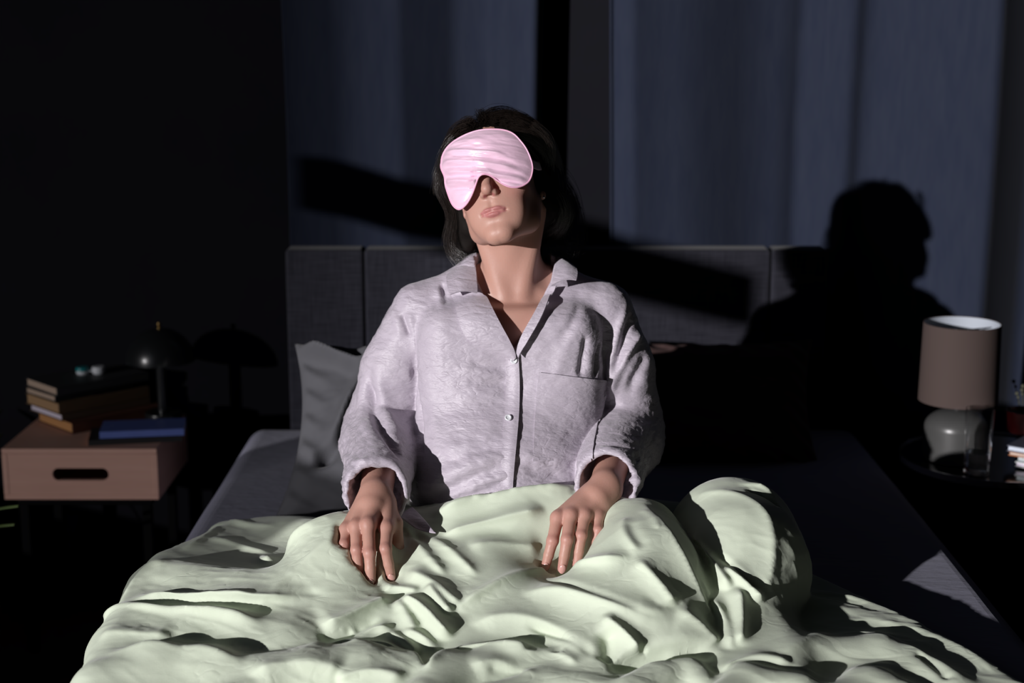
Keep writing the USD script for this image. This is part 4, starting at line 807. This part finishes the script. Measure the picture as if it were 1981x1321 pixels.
# contact lens case on the top book
teal, whitep = mat('teal_plastic', (.01, .20, .22), .3), mat('white_plastic', (.62, .64, .68), .3)
lc = thing('lens_case', 'small contact lens case with one teal and one white screw lid, on the top book', 'lens case', (-1.003, .800, z0), 8)
cup = [(0, 0), (.0125, 0), (.0150, .004), (.0150, .0095), (0, .0095)]; lid = [(0, .0178), (.0130, .0178), (.0150, .0165), (.0158, .0098), (.0158, .0090), (.0150, .0090), (.0150, .0096), (0, .0096)]
part('case_body', cat(xf(lathe(cup, 40), (-.0185, 0, 0)), xf(lathe(cup, 40), (.0185, 0, 0)), box(.014, .012, .003, (0, 0, .0078), b=.001)), whitep, lc)
part('lid', xf(lathe(lid, 40), (-.0185, 0, 0)), teal, lc, label='teal lid'); part('lid', xf(lathe(lid, 40), (.0185, 0, 0)), whitep, lc, label='white lid')
# notebooks at the crate's right front
nb = [at(160, 868, 3.36)[0], at(160, 868, 3.36)[1]]
book('black notebook with ochre page edges lying under the blue notebook', (-.945, .540), CZ + .0003, .205, .112, .013, 11, cov('black_notebook_cover', (.006, .006, .007), .5), p_orange, name='notebook', bind='soft')
book('blue notebook lying on top of the black notebook', (-.922, .552), CZ + .0137, .185, .098, .016, 9, cov('blue_cover', (.085, .125, .36), .5), paper('bluish_pages', (.35, .40, .55)), name='notebook', bind='soft')
# mushroom lamp
lampm = mat('black_lacquer', (.010, .011, .012), .28, spec=.5, coat=.2); brass = mat('brass', (.55, .36, .14), .3, metal=1.0)
ml = thing('table_lamp', 'black mushroom-shaped table lamp with a brass finial on the crate', 'lamp', (-.822, .742, CZ + .0004))
part('base', lathe([(0, 0), (.040, 0), (.0425, .003), (.0425, .024), (.040, .028), (0, .028)], 64), lampm, ml, smooth=40)
part('stem', lathe([(0, .026), (.0115, .026), (.0115, .16), (0, .16)], 40), lampm, ml, smooth=40)
an = np.linspace(0, math.pi / 2, 26)
dome = [(.080 * math.cos(a), .150 + .078 * math.sin(a)) for a in an] + [(0, .2255)] + [(.0775 * math.cos(a), .150 + .075 * math.sin(a)) for a in an[::-1][1:]]
dm = lathe(dome + [dome[0]], 72); part('shade', dm, lampm, ml, smooth=40)
part('finial', cat(xf(lathe([(0, 0), (.0045, 0), (.0045, .003), (.0025, .005), (.005, .009), (.0035, .0135), (0, .015)], 32), (0, 0, .2275))), brass, ml, smooth=40)

SCALE = 1.0
# ------------------------------------------------------------------ right: black tray table with lamp, glass, books and pot
TX, TY, TZ = 1.115, .655, .562
gloss = mat('black_gloss', (.010, .010, .011), .12, spec=.6); chrome = mat('polished_rim', (.55, .55, .60), .18, metal=1.0)
KR = 1.0; TB = CAM + (R([TX, TY, TZ]) - CAM) * KR; tz_ = TB[2]
tb = thing('side_table', 'round glossy black side table with a polished rim, right of the bed', 'table', (TB[0], TB[1], 0))
part('table_top', lathe([(0, tz_ - .012), (.205, tz_ - .012), (.212, tz_ - .008), (.212, tz_ - .002), (.209, tz_), (0, tz_)], 128), gloss, tb, smooth=40)
part('rim', lathe([(.2125, tz_ - .011), (.2155, tz_ - .011), (.2155, tz_ + .004), (.2125, tz_ + .004), (.2125, tz_ - .011)], 128), chrome, tb, smooth=40)
part('stem', lathe([(0, .02), (.014, .02), (.014, tz_ - .01), (0, tz_ - .01)], 40), black, tb, smooth=40)
part('foot', lathe([(0, 0), (.15, 0), (.152, .004), (.152, .014), (.148, .02), (0, .02)], 64), black, tb, smooth=40)
SCALE = KR
shade_m = mat('taupe_lampshade', (.056, .040, .036), .85, color2=(.062, .044, .040), cscale=6, stretch=(1, 1, .3), bump=.0002, bscale=600, spec=.2)
liner = mat('white_shade_liner', (.34, .37, .42), .7); ceram = mat('grey_ceramic', (.052, .052, .051), .34, color2=(.058, .058, .057), cscale=40, spec=.45)
LX, LY = 1.018, .640
la = thing('table_lamp', 'grey domed ceramic lamp with a taupe drum shade on the black table', 'lamp', (LX, LY, TZ + .0004))
part('base', lathe([(0, 0), (.066, 0), (.070, .003), (.070, .012), (.0715, .014), (.0715, .075)] + [(.0715 * math.cos(a), .075 + .044 * math.sin(a)) for a in np.linspace(.05, math.pi / 2, 18)], 96), ceram, la, smooth=40)
part('neck', lathe([(0, .117), (.012, .117), (.012, .150), (0, .150)], 32), lampm, la, smooth=40)
part('switch', xf(lathe([(0, 0), (.0045, 0), (.0050, .004), (.0030, .009), (0, .010)], 24), (-.002, -.020, .134), rx=70), chrome, la, smooth=40)
so, si = [(.0885, .138), (.0855, .318)], [(.0838, .318), (.0868, .138)]
part('shade', lathe(so + si + [so[0]], 96), shade_m, la, smooth=40)
part('shade_liner', lathe([(.0866, .139), (.0836, .317), (.0830, .317), (.0860, .139), (.0866, .139)], 96), liner, la, smooth=40, label='white shade lining')
part('shade_ring', cat(lathe([(.0120, .300), (.0150, .300), (.0150, .303), (.0120, .303), (.0120, .300)], 40), *[tube([(.013 * math.cos(a), .013 * math.sin(a), .3015), (.0832 * math.cos(a), .0832 * math.sin(a), .3015)], .0012, 6) for a in (.4, 2.5, 4.6)]), lampm, la, smooth=40)
part('socket', lathe([(0, .14), (.010, .14), (.010, .19), (.0, .19)], 24), lampm, la, smooth=40)
glass = mat('clear_glass', (1, 1, 1), .0, trans=1.0, ior=1.46); water = mat('water', (1, 1, 1), .0, trans=1.0, ior=1.33)
gl = thing('drinking_glass', 'clear tall tumbler half full of water in front of the grey lamp', 'glass', tuple(at(1891, 882, 3.32)[:2]) + (TZ + .0005,))
part('tumbler', lathe([(0, 0), (.0255, 0), (.0275, .002), (.0295, .070), (.0310, .148), (.0305, .149), (.0298, .148), (.0283, .070), (.0268, .010), (.0250, .008), (0, .008)], 96), glass, gl, smooth=40)
part('water', lathe([(0, .0082), (.0249, .0082), (.0266, .0105), (.0272, .050), (0, .050)], 96), water, gl, smooth=40)
mb = [('white-edged magazine at the bottom of the stack on the black table', .012, (.55, .55, .56), p_white), ('grey-green paperback second from the bottom on the black table', .014, (.10, .13, .13), paper('grey_pages', (.42, .46, .48))),
      ('orange-spined paperback third from the bottom on the black table', .010, (.30, .10, .03), paper('cream_pages', (.50, .40, .34))), ('blue-grey hardback on top of the stack on the black table', .014, (.05, .055, .08), paper('bluish_white_pages', (.50, .54, .62)))]
z1 = TZ + .0044
for i, (lab, H_, cv, pg) in enumerate(mb):
    c = at(1957 + (8, 10, -6, -10)[i], 905, 3.34); book(lab, (c[0] + .004, c[1] + .02), z1, .15, .20, H_, -38 + (3, -4, 2, 0)[i], cov(f'stack_cover_{i}', cv), pg, group='books on the black table', spine_long=False); z1 += H_ + .0002
pc = at(1962, 820, 3.47); pot = thing('flower_pot', 'small dark red pot with dry sprigs standing on the books at the right edge', 'pot', (pc[0] + .02, pc[1], z1 + .0003))
part('pot', lathe([(0, 0), (.030, 0), (.034, .004), (.040, .052), (.038, .053), (.032, .010), (0, .010)], 56), cov('dark_red_glaze', (.075, .006, .007), .4), pot, smooth=40)
part('soil', lathe([(0, .043), (.0375, .043), (0, .046)], 40), mat('soil', (.02, .015, .01), .95), pot)
rngp = np.random.default_rng(11); sprig = mat('dry_sprig', (.05, .05, .03), .8)
for k in range(9):
    a, l = rngp.uniform(0, 6.28), rngp.uniform(.05, .09); e = R([math.cos(a) * .030, math.sin(a) * .03, .045 + l])
    sp_ = tube(spline([(math.cos(a) * .01, math.sin(a) * .01, .04), (math.cos(a) * .018, math.sin(a) * .018, .04 + l * .6), e], 8), .0009, 6)
    part('sprig', cat(sp_, xf(trimesh.creation.icosphere(1, .0045), e), xf(trimesh.creation.icosphere(1, .0035), e * [.8, .8, .9])), sprig, pot)

SCALE = 1.0
# ------------------------------------------------------------------ plant at the left edge of the picture
leafm = usdkit.material(stage, '/World/Looks/leaf', {'p': ('principled_bsdf', {'base_color': (.07, .10, .035), 'roughness': .45}), 't': ('translucent_bsdf', {'color': (.08, .12, .03)}), 'm': ('mix_closure', {'fac': .2})}, [('p.BSDF', 'm.closure1'), ('t.BSDF', 'm.closure2')], surface='m.closure')
PX, PY = -1.47, .60
pp = thing('potted_plant', 'leafy green plant in a dark pot at the left edge, below the crate', 'plant', (PX, PY, 0))
part('pot', lathe([(0, 0), (.09, 0), (.10, .006), (.12, .22), (.114, .222), (.10, .03), (0, .03)], 56), cov('dark_pot', (.02, .02, .02), .6), pp, smooth=40)
part('soil', lathe([(0, .19), (.115, .19), (0, .2)], 40), '/World/Looks/soil', pp)
def leaf(a, b, w, n=10):
    a, b = R(a, float), R(b, float); L_ = b - a; s = np.cross(L_, [0, 0, 1.0]); s /= np.linalg.norm(s); G = np.zeros((n, 5, 3))
    for i, t in enumerate(np.linspace(0, 1, n)):
        for j, q in enumerate(np.linspace(-1, 1, 5)): G[i, j] = a + L_ * t + R([0, 0, .25 * np.linalg.norm(L_) * math.sin(t * 2.2) * .4]) + s * q * w * math.sin(math.pi * min(t * .96 + .02, 1)) ** .8 + R([0, 0, -.12 * w * q * q * 2])
    return thick(gridmesh(G), .0006)
tips = [((at(38, 1003, 3.1) - R([PX, PY, 0])), .020), ((at(30, 1036, 3.15) - R([PX, PY, 0])), .018), ((at(3, 815, 4.0) - R([PX, PY, 0])), .020), ((at(5, 860, 3.95) - R([PX, PY, 0])), .018)]
for k in range(12):
    a = rngp.uniform(1.8, 5.6); tips.append((R([math.cos(a) * rngp.uniform(.12, .26), math.sin(a) * .2, rngp.uniform(.26, .36)]), rngp.uniform(.018, .028)))
for e, w in tips:
    m_ = R([e[0] * .35, e[1] * .35, .2 + (e[2] - .2) * .62]); st_ = part('stalk', tube(spline([(e[0] * .08, e[1] * .08, .19), (e[0] * .2, e[1] * .2, .2 + (e[2] - .2) * .3), m_], 8), .0022, 6), leafm, pp)
    part('leaf', leaf(m_, e, w), leafm, pp, smooth=True)
